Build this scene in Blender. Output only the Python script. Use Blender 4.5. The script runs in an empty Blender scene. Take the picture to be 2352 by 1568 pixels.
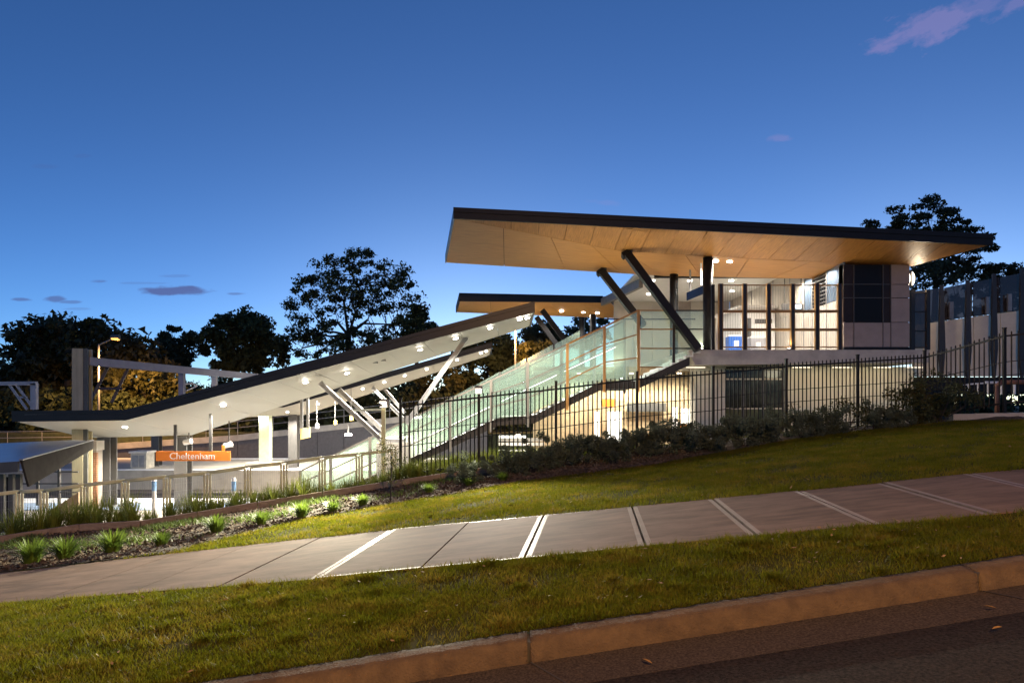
import bpy, math, random
import numpy as np
from mathutils import Vector, Matrix
R = math.radians
rng = np.random.default_rng(11)
random.seed(7)
S = bpy.context.scene
COL = S.collection
# ------------------------------------------------------------------ camera
EYE = 2.0
cam = bpy.data.objects.new('camera', bpy.data.cameras.new('camera'))
COL.objects.link(cam); S.camera = cam
cam.location = (0, 0, EYE); cam.rotation_euler = (R(90), 0, 0)
cam.data.lens = 24; cam.data.sensor_width = 36; cam.data.shift_y = 0.0621
cam.data.clip_start = .05; cam.data.clip_end = 6000
# ------------------------------------------------------------------ world: dusk sky
W = bpy.data.worlds.new('World'); S.world = W; W.use_nodes = True
wt = W.node_tree; wn = wt.nodes; wl = wt.links
def sky_tex(rot):
    k = wn.new('ShaderNodeTexSky'); k.sky_type = 'NISHITA'; k.sun_disc = False
    k.sun_elevation = R(2); k.sun_rotation = R(rot); k.ozone_density = 2; k.air_density = .5; k.dust_density = .2
    return k
# afterglow spread along the horizon: the same sky for two sun azimuths, averaged, with a dusk white balance
skA, skB = sky_tex(-4), sky_tex(32)
sky = wn.new('ShaderNodeMix'); sky.data_type = 'RGBA'; sky.inputs['Factor'].default_value = .5
wl.new(skA.outputs[0], sky.inputs['A']); wl.new(skB.outputs[0], sky.inputs['B'])
SKY_GAIN = (.1190, .1770, .2660)
S.view_settings.view_transform = 'Standard'
S.view_settings.look = 'None'
S.view_settings.exposure = 0
S.view_settings.gamma = 1
S.view_settings.use_curve_mapping = False
S.cycles.use_denoising = True
S.cycles.max_bounces = 10; S.cycles.diffuse_bounces = 5; S.cycles.transparent_max_bounces = 24
S.cycles.sample_clamp_indirect = 6

def wmath(op, a, b=None, c=None):
    n = wn.new('ShaderNodeMath'); n.operation = op
    for i, v in enumerate((a, b, c)):
        if v is None: continue
        if isinstance(v, (int, float)): n.inputs[i].default_value = v
        else: wl.new(v, n.inputs[i])
    return n.outputs[0]
tc = wn.new('ShaderNodeTexCoord'); sp = wn.new('ShaderNodeSeparateXYZ'); wl.new(tc.outputs['Generated'], sp.inputs[0])
fy = wmath('MAXIMUM', sp.outputs[1], .02)
cu = wmath('DIVIDE', sp.outputs[0], fy); cv = wmath('DIVIDE', sp.outputs[2], fy)     # tangents of azimuth and height
front = wmath('GREATER_THAN', sp.outputs[1], .03)
cb = wn.new('ShaderNodeCombineXYZ'); wl.new(cu, cb.inputs[0]); wl.new(wmath('MULTIPLY', cv, 3.2), cb.inputs[1])
cnz = wn.new('ShaderNodeTexNoise'); cnz.inputs['Scale'].default_value = 26; cnz.inputs['Detail'].default_value = 6; wl.new(cb.outputs[0], cnz.inputs['Vector'])
cb2 = wn.new('ShaderNodeCombineXYZ')
wl.new(wmath('ADD', wmath('MULTIPLY', cu, .9), wmath('MULTIPLY', cv, .45)), cb2.inputs[0])
wl.new(wmath('SUBTRACT', wmath('MULTIPLY', cv, 2.0), wmath('MULTIPLY', cu, .9)), cb2.inputs[1])
cnz2 = wn.new('ShaderNodeTexNoise'); cnz2.inputs['Scale'].default_value = 19; cnz2.inputs['Detail'].default_value = 7; cnz2.inputs['Roughness'].default_value = .6; wl.new(cb2.outputs[0], cnz2.inputs['Vector'])
def cloud_mask(clouds, noise, amp, gain):
    out = None
    for (az, el, ra, re, tilt, k) in clouds:
        du = wmath('SUBTRACT', cu, az); dv = wmath('SUBTRACT', cv, el)
        ct, st = math.cos(tilt), math.sin(tilt)
        a = wmath('DIVIDE', wmath('ADD', wmath('MULTIPLY', du, ct), wmath('MULTIPLY', dv, st)), ra)
        b = wmath('DIVIDE', wmath('SUBTRACT', wmath('MULTIPLY', dv, ct), wmath('MULTIPLY', du, st)), re)
        d = wmath('SUBTRACT', 1.0, wmath('SQRT', wmath('ADD', wmath('MULTIPLY', a, a), wmath('MULTIPLY', b, b))))
        m = wmath('ADD', d, wmath('MULTIPLY', wmath('SUBTRACT', noise, .5), amp))
        n = wn.new('ShaderNodeMath'); n.operation = 'MULTIPLY'; n.use_clamp = True
        wl.new(m, n.inputs[0]); n.inputs[1].default_value = gain
        m = wmath('MULTIPLY', n.outputs[0], k)
        out = m if out is None else wmath('MAXIMUM', out, m)
    return wmath('MULTIPLY', out, front)
def px2t(x, y): return (x-1176)/1568, (930-y)/1568
low_clouds = []
for (x, y, rx, ry, k) in ((400, 667, 92, 11, .75), (440, 670, 60, 9, .7), (128, 686, 28, 9, .6), (160, 693, 30, 4, .45), (48, 687, 26, 5, .55),
                          (230, 646, 24, 5, .4), (540, 674, 24, 4, .45), (330, 650, 60, 3, .2), (180, 709, 40, 3, .22), (400, 634, 40, 4, .2), (110, 383, 34, 8, .12), (190, 358, 26, 6, .1)):
    u, v = px2t(x, y); low_clouds.append((u, v, rx/1568, ry/1568, 0, k))
high_clouds = []
for (x, y, rx, ry, k, t) in ((2140, 58, 150, 42, .42, .32), (2060, 92, 70, 16, .28, .2), (2230, 20, 130, 40, .26, .35), (2340, 8, 60, 20, .3, .5), (1793, 318, 34, 10, .25, 0), (1390, 465, 40, 8, .12, -.1)):
    u, v = px2t(x, y); high_clouds.append((u, v, rx/1568, ry/1568, t, k))
m1 = cloud_mask(low_clouds, cnz.outputs['Fac'], 2.0, 2.2)
m2 = cloud_mask(high_clouds, cnz2.outputs['Fac'], 3.4, 1.7)
skm = wn.new('ShaderNodeVectorMath'); skm.operation = 'MULTIPLY'; wl.new(sky.outputs['Result'], skm.inputs[0]); skm.inputs[1].default_value = tuple(g/.15 for g in SKY_GAIN)
def wmix(fac, a, col):
    n = wn.new('ShaderNodeMix'); n.data_type = 'RGBA'; wl.new(fac, n.inputs['Factor']); wl.new(a, n.inputs['A']); n.inputs['B'].default_value = (*col, 1); return n.outputs['Result']
hz = wmath('SUBTRACT', 1.0, wmath('MULTIPLY', wmath('MAXIMUM', sp.outputs[2], 0.0), 2.2)); hz = wmath('MAXIMUM', hz, 0.0)
hg = wmath('ADD', 1.0, wmath('MULTIPLY', wmath('MULTIPLY', hz, hz), .28))      # paler air low over the horizon, all round
skh = wn.new('ShaderNodeVectorMath'); skh.operation = 'SCALE'; wl.new(skm.outputs[0], skh.inputs[0]); wl.new(hg, skh.inputs['Scale'])
c1 = wmix(m1, skh.outputs[0], (.085/.15, .085/.15, .24/.15))
c2 = wmix(m2, c1, (.34/.15, .27/.15, .55/.15))
bg = wn['Background']; wl.new(c2, bg.inputs[0]); bg.inputs[1].default_value = .15

# ------------------------------------------------------------------ helpers
def P(x, y, Y):
    """World point on the sight line of photo point (x, y) (photo drawn 2352 wide) at distance Y."""
    return Vector(((x-1176)/1568*Y, Y, EYE+(930-y)/1568*Y))

class MB:
    def __init__(s): s.v = []; s.f = []; s.m = []
    def add(s, vs, fs, mi=0):
        o = len(s.v); s.v += [tuple(v) for v in vs]; s.f += [tuple(i+o for i in f) for f in fs]; s.m += [mi]*len(fs); return s
    def box(s, x0, x1, y0, y1, z0, z1, mi=0):
        v = [(x, y, z) for z in (z0, z1) for y in (y0, y1) for x in (x0, x1)]
        return s.add(v, [(0, 2, 3, 1), (4, 5, 7, 6), (0, 1, 5, 4), (2, 6, 7, 3), (0, 4, 6, 2), (1, 3, 7, 5)], mi)
    def beam(s, a, b, w, h, up=(0, 0, 1), mi=0):
        a, b = Vector(a), Vector(b); d = (b-a).normalized(); up = Vector(up)
        sd = d.cross(up)
        if sd.length < 1e-4: sd = d.cross(Vector((0, 1, 0)))
        sd.normalize(); u = sd.cross(d).normalized()
        sd = sd*w/2; u = u*h/2
        v = [a-sd-u, a+sd-u, a-sd+u, a+sd+u, b-sd-u, b+sd-u, b-sd+u, b+sd+u]
        return s.add(v, [(0, 2, 3, 1), (4, 5, 7, 6), (0, 1, 5, 4), (2, 6, 7, 3), (0, 4, 6, 2), (1, 3, 7, 5)], mi)
    def tube(s, a, b, r0, r1=None, n=8, cap=True, mi=0):
        a, b = Vector(a), Vector(b); r1 = r0 if r1 is None else r1
        d = (b-a).normalized(); t = Vector((1, 0, 0)) if abs(d.x) < .9 else Vector((0, 1, 0))
        p = d.cross(t).normalized(); q = d.cross(p)
        v = []
        for c, r in ((a, r0), (b, r1)):
            for k in range(n):
                th = 2*math.pi*k/n; v.append(c+p*(r*math.cos(th))+q*(r*math.sin(th)))
        f = [(k, (k+1) % n, n+(k+1) % n, n+k) for k in range(n)]
        if cap: f += [tuple(range(n-1, -1, -1)), tuple(range(n, 2*n))]
        return s.add(v, f, mi)
    def prism(s, poly, vec, mi=0):
        n = len(poly); vec = Vector(vec); v = [Vector(p) for p in poly]; v += [p+vec for p in v]
        f = [tuple(range(n)), tuple(range(2*n-1, n-1, -1))]+[(k, n+k, n+(k+1) % n, (k+1) % n) for k in range(n)]
        return s.add(v, f, mi)
    def mesh(s, name, mats, smooth=False):
        me = bpy.data.meshes.new(name); me.from_pydata(s.v, [], s.f)
        for m in (mats if isinstance(mats, (list, tuple)) else [mats]): me.materials.append(m)
        if any(s.m): me.polygons.foreach_set('material_index', s.m)
        if smooth: me.polygons.foreach_set('use_smooth', [True]*len(me.polygons))
        import bmesh
        bm = bmesh.new(); bm.from_mesh(me); bmesh.ops.recalc_face_normals(bm, faces=bm.faces); bm.to_mesh(me); bm.free()
        me.update(); return me
    def build(s, name, mats, parent=None, smooth=False):
        return link(name, s.mesh(name, mats, smooth), parent)

def link(name, data, parent=None, loc=None):
    o = bpy.data.objects.new(name, data); COL.objects.link(o)
    if loc is not None: o.location = loc
    if parent is not None:
        o.parent = parent
        p = parent; M_ = Matrix.Identity(4)
        while p is not None:
            M_ = Matrix.LocRotScale(p.location, p.rotation_euler, p.scale) @ (p.matrix_parent_inverse @ M_ if False else M_)
            if p.parent is not None: M_ = p.matrix_parent_inverse @ M_
            p = p.parent
        o.matrix_parent_inverse = M_.inverted()
    return o
def tag(o, label, cat, group=None):
    o['label'] = label; o['category'] = cat
    if group: o['group'] = group
    return o
def thing(name, label, cat, loc=(0, 0, 0), group=None):
    o = bpy.data.objects.new(name, None); COL.objects.link(o); o.location = loc; o.empty_display_size = .2
    return tag(o, label, cat, group)
def kind(o, k): o['kind'] = k; return o

def tris(name, V, mat, parent=None, sides=3):
    """mesh of separate faces from an array (n, sides, 3)"""
    n = len(V); me = bpy.data.meshes.new(name)
    me.vertices.add(n*sides); me.vertices.foreach_set('co', np.ascontiguousarray(V, dtype=np.float32).ravel())
    me.loops.add(n*sides); me.loops.foreach_set('vertex_index', np.arange(n*sides, dtype=np.int32))
    me.polygons.add(n); me.polygons.foreach_set('loop_start', np.arange(0, n*sides, sides, dtype=np.int32))
    try: me.polygons.foreach_set('loop_total', np.full(n, sides, dtype=np.int32))
    except Exception: pass
    me.materials.append(mat); me.update(calc_edges=True); me.validate()
    return link(name, me, parent)

# ------------------------------------------------------------------ materials
def M(name, col, rough=.6, metal=0., var=.12, scale=3., bump=0., bscale=60., spec=.5, rand=0., stretch=None, col2=None, detail=5., coat=0.):
    m = bpy.data.materials.new(name); m.use_nodes = True; t = m.node_tree; n = t.nodes; l = t.links
    b = n['Principled BSDF']; b.inputs['Roughness'].default_value = rough; b.inputs['Metallic'].default_value = metal
    b.inputs['Specular IOR Level'].default_value = spec; b.inputs['Coat Weight'].default_value = coat
    g = n.new('ShaderNodeNewGeometry'); mp = n.new('ShaderNodeMapping'); l.new(g.outputs['Position'], mp.inputs[0])
    if stretch: mp.inputs['Scale'].default_value = stretch
    nz = n.new('ShaderNodeTexNoise'); nz.inputs['Scale'].default_value = scale; nz.inputs['Detail'].default_value = detail; nz.inputs['Roughness'].default_value = .62
    l.new(mp.outputs[0], nz.inputs['Vector'])
    rp = n.new('ShaderNodeValToRGB'); e = rp.color_ramp.elements
    c2 = col2 if col2 else tuple(c*(1-2*var) for c in col)
    c1 = col if col2 else tuple(min(1, c*(1+var)) for c in col)
    e[0].position = .3; e[1].position = .7; e[0].color = (*c2, 1); e[1].color = (*c1, 1)
    l.new(nz.outputs['Fac'], rp.inputs[0]); out = rp.outputs[0]
    if rand:
        oi = n.new('ShaderNodeObjectInfo'); mr = n.new('ShaderNodeMapRange'); l.new(oi.outputs['Random'], mr.inputs[0])
        mr.inputs[3].default_value = 1-rand; mr.inputs[4].default_value = 1+rand
        vm = n.new('ShaderNodeVectorMath'); vm.operation = 'SCALE'; l.new(out, vm.inputs[0]); l.new(mr.outputs[0], vm.inputs['Scale']); out = vm.outputs[0]
    l.new(out, b.inputs['Base Color'])
    if bump:
        nb = n.new('ShaderNodeTexNoise'); nb.inputs['Scale'].default_value = bscale; nb.inputs['Detail'].default_value = 4; l.new(mp.outputs[0], nb.inputs['Vector'])
        bp = n.new('ShaderNodeBump'); bp.inputs['Strength'].default_value = bump; bp.inputs['Distance'].default_value = .02
        l.new(nb.outputs['Fac'], bp.inputs['Height']); l.new(bp.outputs[0], b.inputs['Normal'])
    return m
def EM(name, col, s):
    m = bpy.data.materials.new(name); m.use_nodes = True; n = m.node_tree.nodes
    b = n['Principled BSDF']; b.inputs['Base Color'].default_value = (*col, 1); b.inputs['Emission Color'].default_value = (*col, 1); b.inputs['Emission Strength'].default_value = s
    return m
def GLASS(name, tint, transp, frost, gloss_rough=.05):
    m = bpy.data.materials.new(name); m.use_nodes = True; t = m.node_tree; n = t.nodes; l = t.links
    n.remove(n['Principled BSDF']); o = n['Material Output']
    tr = n.new('ShaderNodeBsdfTransparent'); tr.inputs[0].default_value = (*[c**.5 for c in tint], 1)
    di = n.new('ShaderNodeBsdfDiffuse'); di.inputs[0].default_value = (*[c*.75 for c in tint], 1)
    tl = n.new('ShaderNodeBsdfTranslucent'); tl.inputs[0].default_value = (*[c*.9 for c in tint], 1)
    gl = n.new('ShaderNodeBsdfGlossy'); gl.inputs['Roughness'].default_value = gloss_rough
    ad = n.new('ShaderNodeMixShader'); ad.inputs[0].default_value = .6; l.new(di.outputs[0], ad.inputs[1]); l.new(tl.outputs[0], ad.inputs[2])
    m1 = n.new('ShaderNodeMixShader'); m1.inputs[0].default_value = frost; l.new(tr.outputs[0], m1.inputs[1]); l.new(ad.outputs[0], m1.inputs[2])
    fr = n.new('ShaderNodeFresnel'); fr.inputs[0].default_value = 1.5
    m2 = n.new('ShaderNodeMixShader'); l.new(fr.outputs[0], m2.inputs[0]); l.new(m1.outputs[0], m2.inputs[1]); l.new(gl.outputs[0], m2.inputs[2])
    l.new(m2.outputs[0], o.inputs[0]); return m

asphalt = M('asphalt', (.050, .040, .034), .9, spec=.12, var=.45, scale=42, bump=1, bscale=110, col2=(.006, .005, .005))
gutter_m = M('gutter_concrete', (.10, .078, .062), .9, spec=.1, scale=55, bump=.5, bscale=120, col2=(.02, .017, .015))
kerb_m = M('kerb_concrete', (.15, .10, .052), .85, scale=7, bump=.8, bscale=60, col2=(.078, .053, .032), spec=.2, detail=10)
path_m = M('path_concrete', (.195, .130, .099), .85, scale=2.6, bump=.12, bscale=50, col2=(.085, .059, .046), spec=.12, detail=9, rand=.07, stretch=(.6, 1.6, 1))
margin_m = M('trowelled_margin', (.20, .146, .113), .55, spec=.3, var=.12, scale=6)
joint_m = M('joint_filler', (.05, .045, .04), .9)
def grass_mat(name, a, b, c):
    m = bpy.data.materials.new(name); m.use_nodes = True; t = m.node_tree; n = t.nodes; l = t.links
    bs = n['Principled BSDF']; bs.inputs['Roughness'].default_value = .55; bs.inputs['Specular IOR Level'].default_value = .08
    g = n.new('ShaderNodeNewGeometry')
    n1 = n.new('ShaderNodeTexNoise'); n1.inputs['Scale'].default_value = 1.7; n1.inputs['Detail'].default_value = 6; n1.inputs['Roughness'].default_value = .7; l.new(g.outputs['Position'], n1.inputs['Vector'])
    n2 = n.new('ShaderNodeTexNoise'); n2.inputs['Scale'].default_value = 45; n2.inputs['Detail'].default_value = 2; l.new(g.outputs['Position'], n2.inputs['Vector'])
    ad = n.new('ShaderNodeMath'); ad.operation = 'MULTIPLY_ADD'; l.new(n2.outputs['Fac'], ad.inputs[0]); ad.inputs[1].default_value = .55; l.new(n1.outputs['Fac'], ad.inputs[2])
    rp = n.new('ShaderNodeValToRGB'); e = rp.color_ramp.elements; e[0].position = .56; e[1].position = 1.0; e[0].color = (*a, 1); e[1].color = (*c, 1)
    k = rp.color_ramp.elements.new(.76); k.color = (*b, 1)
    l.new(ad.outputs[0], rp.inputs[0]); l.new(rp.outputs[0], bs.inputs['Base Color'])
    bs.inputs['Subsurface Weight'].default_value = 0
    return m
grass_m = grass_mat('lawn_grass', (.052, .066, .004), (.095, .098, .006), (.18, .122, .02))
soil_m = M('lawn_soil', (.062, .062, .012), .95, spec=.03, scale=8, col2=(.035, .034, .008), bump=.4, bscale=60)
mulch_m = M('bark_mulch_soil', (.10, .075, .055), .95, scale=30, col2=(.03, .024, .018), bump=1, bscale=70)
chip_m = M('bark_chip', (.17, .13, .10), .95, scale=25, col2=(.06, .045, .033), spec=.1)
earth_m = M('embankment_earth', (.05, .06, .025), .95, scale=3, col2=(.02, .025, .012), bump=.5)
ballast_m = M('ballast', (.20, .17, .14), .95, scale=30, col2=(.07, .06, .05), bump=1, bscale=50)
plat_m = M('platform_asphalt', (.44, .40, .33), .75, scale=1.5, var=.1)
coping_m = M('platform_coping', (.78, .78, .76), .6, var=.05)
tactile_m = M('tactile_strip', (.30, .40, .52), .6, var=.08)
conc_m = M('pale_concrete', (.47, .44, .39), .75, scale=1.6, var=.14, bump=.12, bscale=30, detail=8)
dconc_m = M('grey_wall_panel', (.11, .105, .115), .8, var=.12, scale=4)
bronze_m = M('dark_bronze_metal', (.018, .0145, .012), .42, metal=.0, var=.08, spec=.4)
charcoal_m = M('charcoal_steel', (.013, .0135, .016), .45, var=.06, spec=.16)
lit_bronze_m = M('lit_bronze_rail', (.30, .155, .042), .4, metal=.25, var=.1)  # bronze brightened so its colour carries golden light from inside
steel_m = M('galvanised_steel', (.30, .295, .29), .45, metal=.3, var=.1, scale=5)
steel_d = M('grey_painted_steel', (.085, .082, .078), .45, var=.08)
mast_m = M('mast_steel', (.40, .36, .23), .55, var=.14, scale=2, stretch=(4, 4, .5))
gantry_m = M('gantry_steel', (.34, .33, .36), .5, var=.08)
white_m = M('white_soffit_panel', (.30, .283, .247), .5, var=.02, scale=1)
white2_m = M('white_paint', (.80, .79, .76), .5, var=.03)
beige_m = M('beige_panel', (.58, .52, .40), .6, var=.05, scale=1.2, rand=.03)
tan_m = M('tan_blockwork', (.46, .34, .20), .75, var=.12, scale=6, rand=.06)
pale_m = M('pale_cladding', (.50, .45, .39), .5, var=.03, rand=.03)
wing_m = M('clad_panel_brown', (.30, .245, .215), .45, var=.06, rand=.05)
black_m = M('black_fence_steel', (.012, .012, .0115), .5, spec=.2, var=.05)
lit_green_steel = M('balustrade_steel', (.72, .70, .40), .45, metal=0, var=.12, scale=4)  # green steel, yellow-green light on it put into the colour
dglass_m = M('dark_window_glass', (.010, .008, .007), .28, var=.05, spec=.12)
screen_dark = GLASS('smoked_screen', (.16, .115, .10), 0, .4, .15)
stair_glass = GLASS('frosted_glass', (.80, .94, .82), 0, .17, .10)
clear_glass = GLASS('clear_glass', (.94, .97, .95), 0, .05)
timberX = M('timber_veneer_lengthwise', (.60, .30, .08), .5, scale=3.2, stretch=(.35, 9, 3), rand=.09, col2=(.33, .145, .035), detail=9)
timberY = M('timber_veneer_crosswise', (.58, .285, .075), .45, scale=3.2, stretch=(9, .35, 3), rand=.14, col2=(.31, .135, .032), detail=9)
orange_m = M('orange_sign', (.78, .23, .03), .5, var=.03)
yellow_m = M('yellow_sign', (.75, .55, .18), .5, var=.03)
blue_m = M('blue_vinyl', (.03, .13, .50), .4, var=.05)
navy_m = M('navy_sign', (.012, .018, .05), .3, var=.05)
text_m = M('white_lettering', (.85, .85, .82), .5, var=.01)
roofmetal_m = M('metal_roof_sheet', (.36, .37, .40), .35, metal=.6, var=.08)
brick_m = M('red_brick', (.36, .17, .08), .85, scale=9, col2=(.20, .10, .05))
mortar_m = M('mortar', (.30, .26, .22), .9)
bark_m = M('tree_bark', (.045, .036, .03), .9, var=.25, scale=2, stretch=(3, 3, .5))
timber_edge = M('timber_edging', (.34, .26, .18), .85, scale=3, col2=(.18, .13, .09), stretch=(1, 6, 6))
leaf_dark = M('leaf_dark', (.065, .075, .032), .7, spec=.12, scale=.5, col2=(.026, .033, .015), detail=3)
leaf_euc = M('leaf_eucalypt', (.05, .062, .036), .7, spec=.12, scale=.5, col2=(.020, .027, .016), detail=3)
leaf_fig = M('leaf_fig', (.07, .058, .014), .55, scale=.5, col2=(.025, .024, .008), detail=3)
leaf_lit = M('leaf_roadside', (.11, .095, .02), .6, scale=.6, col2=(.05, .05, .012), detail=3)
leaf_shrub = M('leaf_grey_shrub', (.13, .15, .10), .7, spec=.1, scale=4, col2=(.05, .062, .038))
leaf_red = M('leaf_young_shrub', (.07, .058, .022), .7, spec=.1, scale=3, col2=(.03, .04, .014))
strap_m = M('strap_leaf', (.21, .235, .04), .5, spec=.2, scale=3, col2=(.10, .13, .022), rand=.15)
tuft_m = M('bed_plant_leaf', (.15, .215, .03), .5, spec=.2, scale=4, col2=(.06, .10, .015), rand=.15)
cover_m = M('ground_cover_leaf', (.13, .18, .04), .5, scale=6, col2=(.06, .09, .02))
def leafy(m, fac, gain=1.3):
    t = m.node_tree; n = t.nodes; l = t.links; b = n['Principled BSDF']
    tl = n.new('ShaderNodeBsdfTranslucent'); src = b.inputs['Base Color'].links[0].from_socket
    g = n.new('ShaderNodeVectorMath'); g.operation = 'SCALE'; l.new(src, g.inputs[0]); g.inputs['Scale'].default_value = gain
    l.new(g.outputs[0], tl.inputs[0]); mx = n.new('ShaderNodeMixShader'); mx.inputs[0].default_value = fac
    l.new(b.outputs[0], mx.inputs[1]); l.new(tl.outputs[0], mx.inputs[2]); l.new(mx.outputs[0], n['Material Output'].inputs[0])
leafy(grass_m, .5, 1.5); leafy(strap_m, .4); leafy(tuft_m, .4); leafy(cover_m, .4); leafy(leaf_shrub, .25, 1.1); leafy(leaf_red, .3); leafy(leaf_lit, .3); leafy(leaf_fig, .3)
lamp_white = EM('lamp_white', (1, .93, .82), 26)
lamp_cool = EM('lamp_cool', (.95, 1, .96), 7)
lamp_sodium = EM('lamp_sodium', (1, .46, .10), 2.4)
lamp_warm = EM('lamp_warm', (1, .86, .66), 9)
WARM = (1, .91, .77); COOL = (.93, 1, .95); SOD = (1, .52, .17)

def lamp(kind_, loc, power, col, parent=None, aim=None, size=.1, angle=150, blend=.5, sy=None):
    d = bpy.data.lights.new('lamp_light', kind_); d.energy = power; d.color = col
    if kind_ == 'SPOT': d.spot_size = R(angle); d.spot_blend = blend; d.shadow_soft_size = size
    elif kind_ == 'POINT': d.shadow_soft_size = size
    elif kind_ == 'AREA': d.shape = 'RECTANGLE'; d.size = size; d.size_y = sy or size
    o = link('lamp_light', d, parent, loc=None)
    rot = (Vector(aim) if aim else Vector((0, 0, -1))).to_track_quat('-Z', 'Y')
    o.rotation_euler = rot.to_euler(); o.location = loc
    return o

# ------------------------------------------------------------------ terrain rows
def row(pts):
    a = np.array([P(*p) for p in pts]); a = a[np.argsort(a[:, 0])]
    x, y, z = a.T
    sl = (z[-1]-z[-2])/(x[-1]-x[-2]) if x[-1]-x[-2] > .6 else .05
    sr = (z[1]-z[0])/(x[1]-x[0])
    x = np.concatenate([[-70], x, [70]]); y = np.concatenate([[y[0]], y, [y[-1]]])
    z = np.concatenate([[z[0]-min(max(sr, 0), .06)*(x[1]+70)], z, [z[-1]+min(max(sl, 0), .06)*(70-x[-2])]])
    return x, y, z
def fn(r):
    x, y, z = r
    return (lambda X: np.interp(X, x, y)), (lambda X: np.interp(X, x, z))
POSTS = [(920, 918, 17.8), (1100, 898, 18.2), (1277, 879, 18.6), (1463, 857, 19.2), (1638, 845, 19.6), (1806, 828, 20.0), (1970, 818, 20.4), (2124, 808, 20.5), (2307, 757, 18.2), (2500, 735, 17.6)]
FH = [2.1]*8+[2.3, 2.3]
POSTB = [(x, y+h*1568/Y, Y) for (x, y, Y), h in zip(POSTS, FH)]
kb = row([(450, 1568, 5.14), (1200, 1450, 5.46), (2210, 1295, 5.85), (2352, 1272, 5.93)])
pn = row([(0, 1385, 8.65), (700, 1330, 7.97), (1500, 1250, 7.66), (2352, 1172, 7.22)])
pf = row([(0, 1315, 11.4), (400, 1270, 11.33), (900, 1215, 11.14), (1900, 1120, 10.18), (2352, 1075, 9.88)])
le = row([(0, 1313, 11.45), (385, 1268, 11.4), (700, 1190, 14.1), (1000, 1140, 15.3), (1200, 1105, 16.2), (1500, 1067, 17.2), (1800, 1012, 18.5), (2000, 985, 19.2), (2200, 966, 18.8), (2352, 964, 17.2)])
ed = row([(0, 1250, 14.3), (100, 1224, 14.9), (330, 1211, 15.2), (500, 1183, 15.8), (700, 1150, 16.5), (900, 1118, 17.0), (1080, 1092, 17.4), (1277, 1062, 18.0), (1463, 1035, 18.6), (1638, 1018, 19), (1806, 998, 19.4), (1970, 984, 19.8), (2124, 974, 19.9), (2307, 957, 17.7)])
fb = row([(-200, 1265, 15.6), (0, 1243, 16), (194, 1222, 16.3), (476, 1188, 17), (820, 1142, 17.7)]+POSTB)
_b = [(-200, 1262, 16.2), (0, 1240, 16.6), (194, 1219, 16.9), (476, 1185, 17.6), (820, 1130, 18.3), (920, 1085, 18.8), (1000, 1062, 19.3), (1120, 1047, 19.6), (1277, 1042, 20), (1463, 1027, 20.4)]
_b += [(x, 930+(y-930)*Y/(Y+1)+2, Y+1) for (x, y, Y) in POSTB[4:8]]+[(2307, 950, 19.2)]
bk = row(_b)
ROWS = [kb, pn, pf, le, ed, fb, bk]
FY, FZ = zip(*[fn(r) for r in ROWS])
toeY = lambda X: np.interp(X, [-70, 2, 5, 9, 13, 70], [22, 22, 22.6, 23.2, 24.2, 24.2])
toeZ = lambda X: np.interp(X, [-70, 2, 6, 10, 13, 70], [-2.1, -2.1, -2.0, -.4, 1.1, 2.5])
FYs = list(FY)+[toeY]; FZs = list(FZ)+[toeZ]
def G(X, Y):
    X = np.asarray(X, float); Y = np.asarray(Y, float)
    z = FZs[0](X)
    for k in range(len(FYs)-1):
        y0, y1 = FYs[k](X), FYs[k+1](X); t = np.clip((Y-y0)/np.maximum(y1-y0, 1e-4), 0, 1)
        z = np.where(Y >= y0, FZs[k](X)*(1-t)+FZs[k+1](X)*t, z)
    return z
def GZ(x, y): return float(G(x, y))

def strip(name, k0, k1, mat, x0=-45, x1=45, nx=361, ny=9, drop=0., rough=0., a=0., b=0.):
    X = np.linspace(x0, x1, nx); v = []; f = []
    for j in range(ny):
        t = j/(ny-1); y0 = FYs[k0](X)+a; y1 = FYs[k1](X)-b
        Yv = y0+(y1-y0)*t; Zv = FZs[k0](X)*(1-t)+FZs[k1](X)*t-drop
        if 0 < j < ny-1 and rough: Zv = Zv+rng.normal(0, rough, nx)
        v += list(zip(X, Yv, Zv))
    for j in range(ny-1):
        for i in range(nx-1): f.append((j*nx+i, j*nx+i+1, (j+1)*nx+i+1, (j+1)*nx+i))
    m = MB(); m.add(v, f); return m.build(name, mat, smooth=True)

# road, gutter
gz = lambda X: FZ[0](X)-.165
X = np.linspace(-45, 45, 181)
m = MB(); n = len(X); vs = []
for yo in (-16, -8, -3, -1.2, -.0): vs += [(x, (FY[0](x)-.72 if yo == 0 else FY[0](x)-.72+yo), gz(x)-.02-.0*yo) for x in X]
m.add(vs, [(j*n+i, j*n+i+1, (j+1)*n+i+1, (j+1)*n+i) for j in range(4) for i in range(n-1)])
kind(m.build('road', asphalt), 'structure')
m = MB(); vs = []
for yo, dz in ((-.725, -.018), (-.5, -.012), (-.22, 0)): vs += [(x, FY[0](x)+yo, gz(x)+dz) for x in X]
m.add(vs, [(j*n+i, j*n+i+1, (j+1)*n+i+1, (j+1)*n+i) for j in range(2) for i in range(n-1)])
m.add([(x, FY[0](x)-.725, gz(x)-.06) for x in X]+[(x, FY[0](x)-.725, gz(x)-.018) for x in X], [(i, i+1, n+i+1, n+i) for i in range(n-1)])
kind(m.build('gutter', gutter_m), 'structure')
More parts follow.
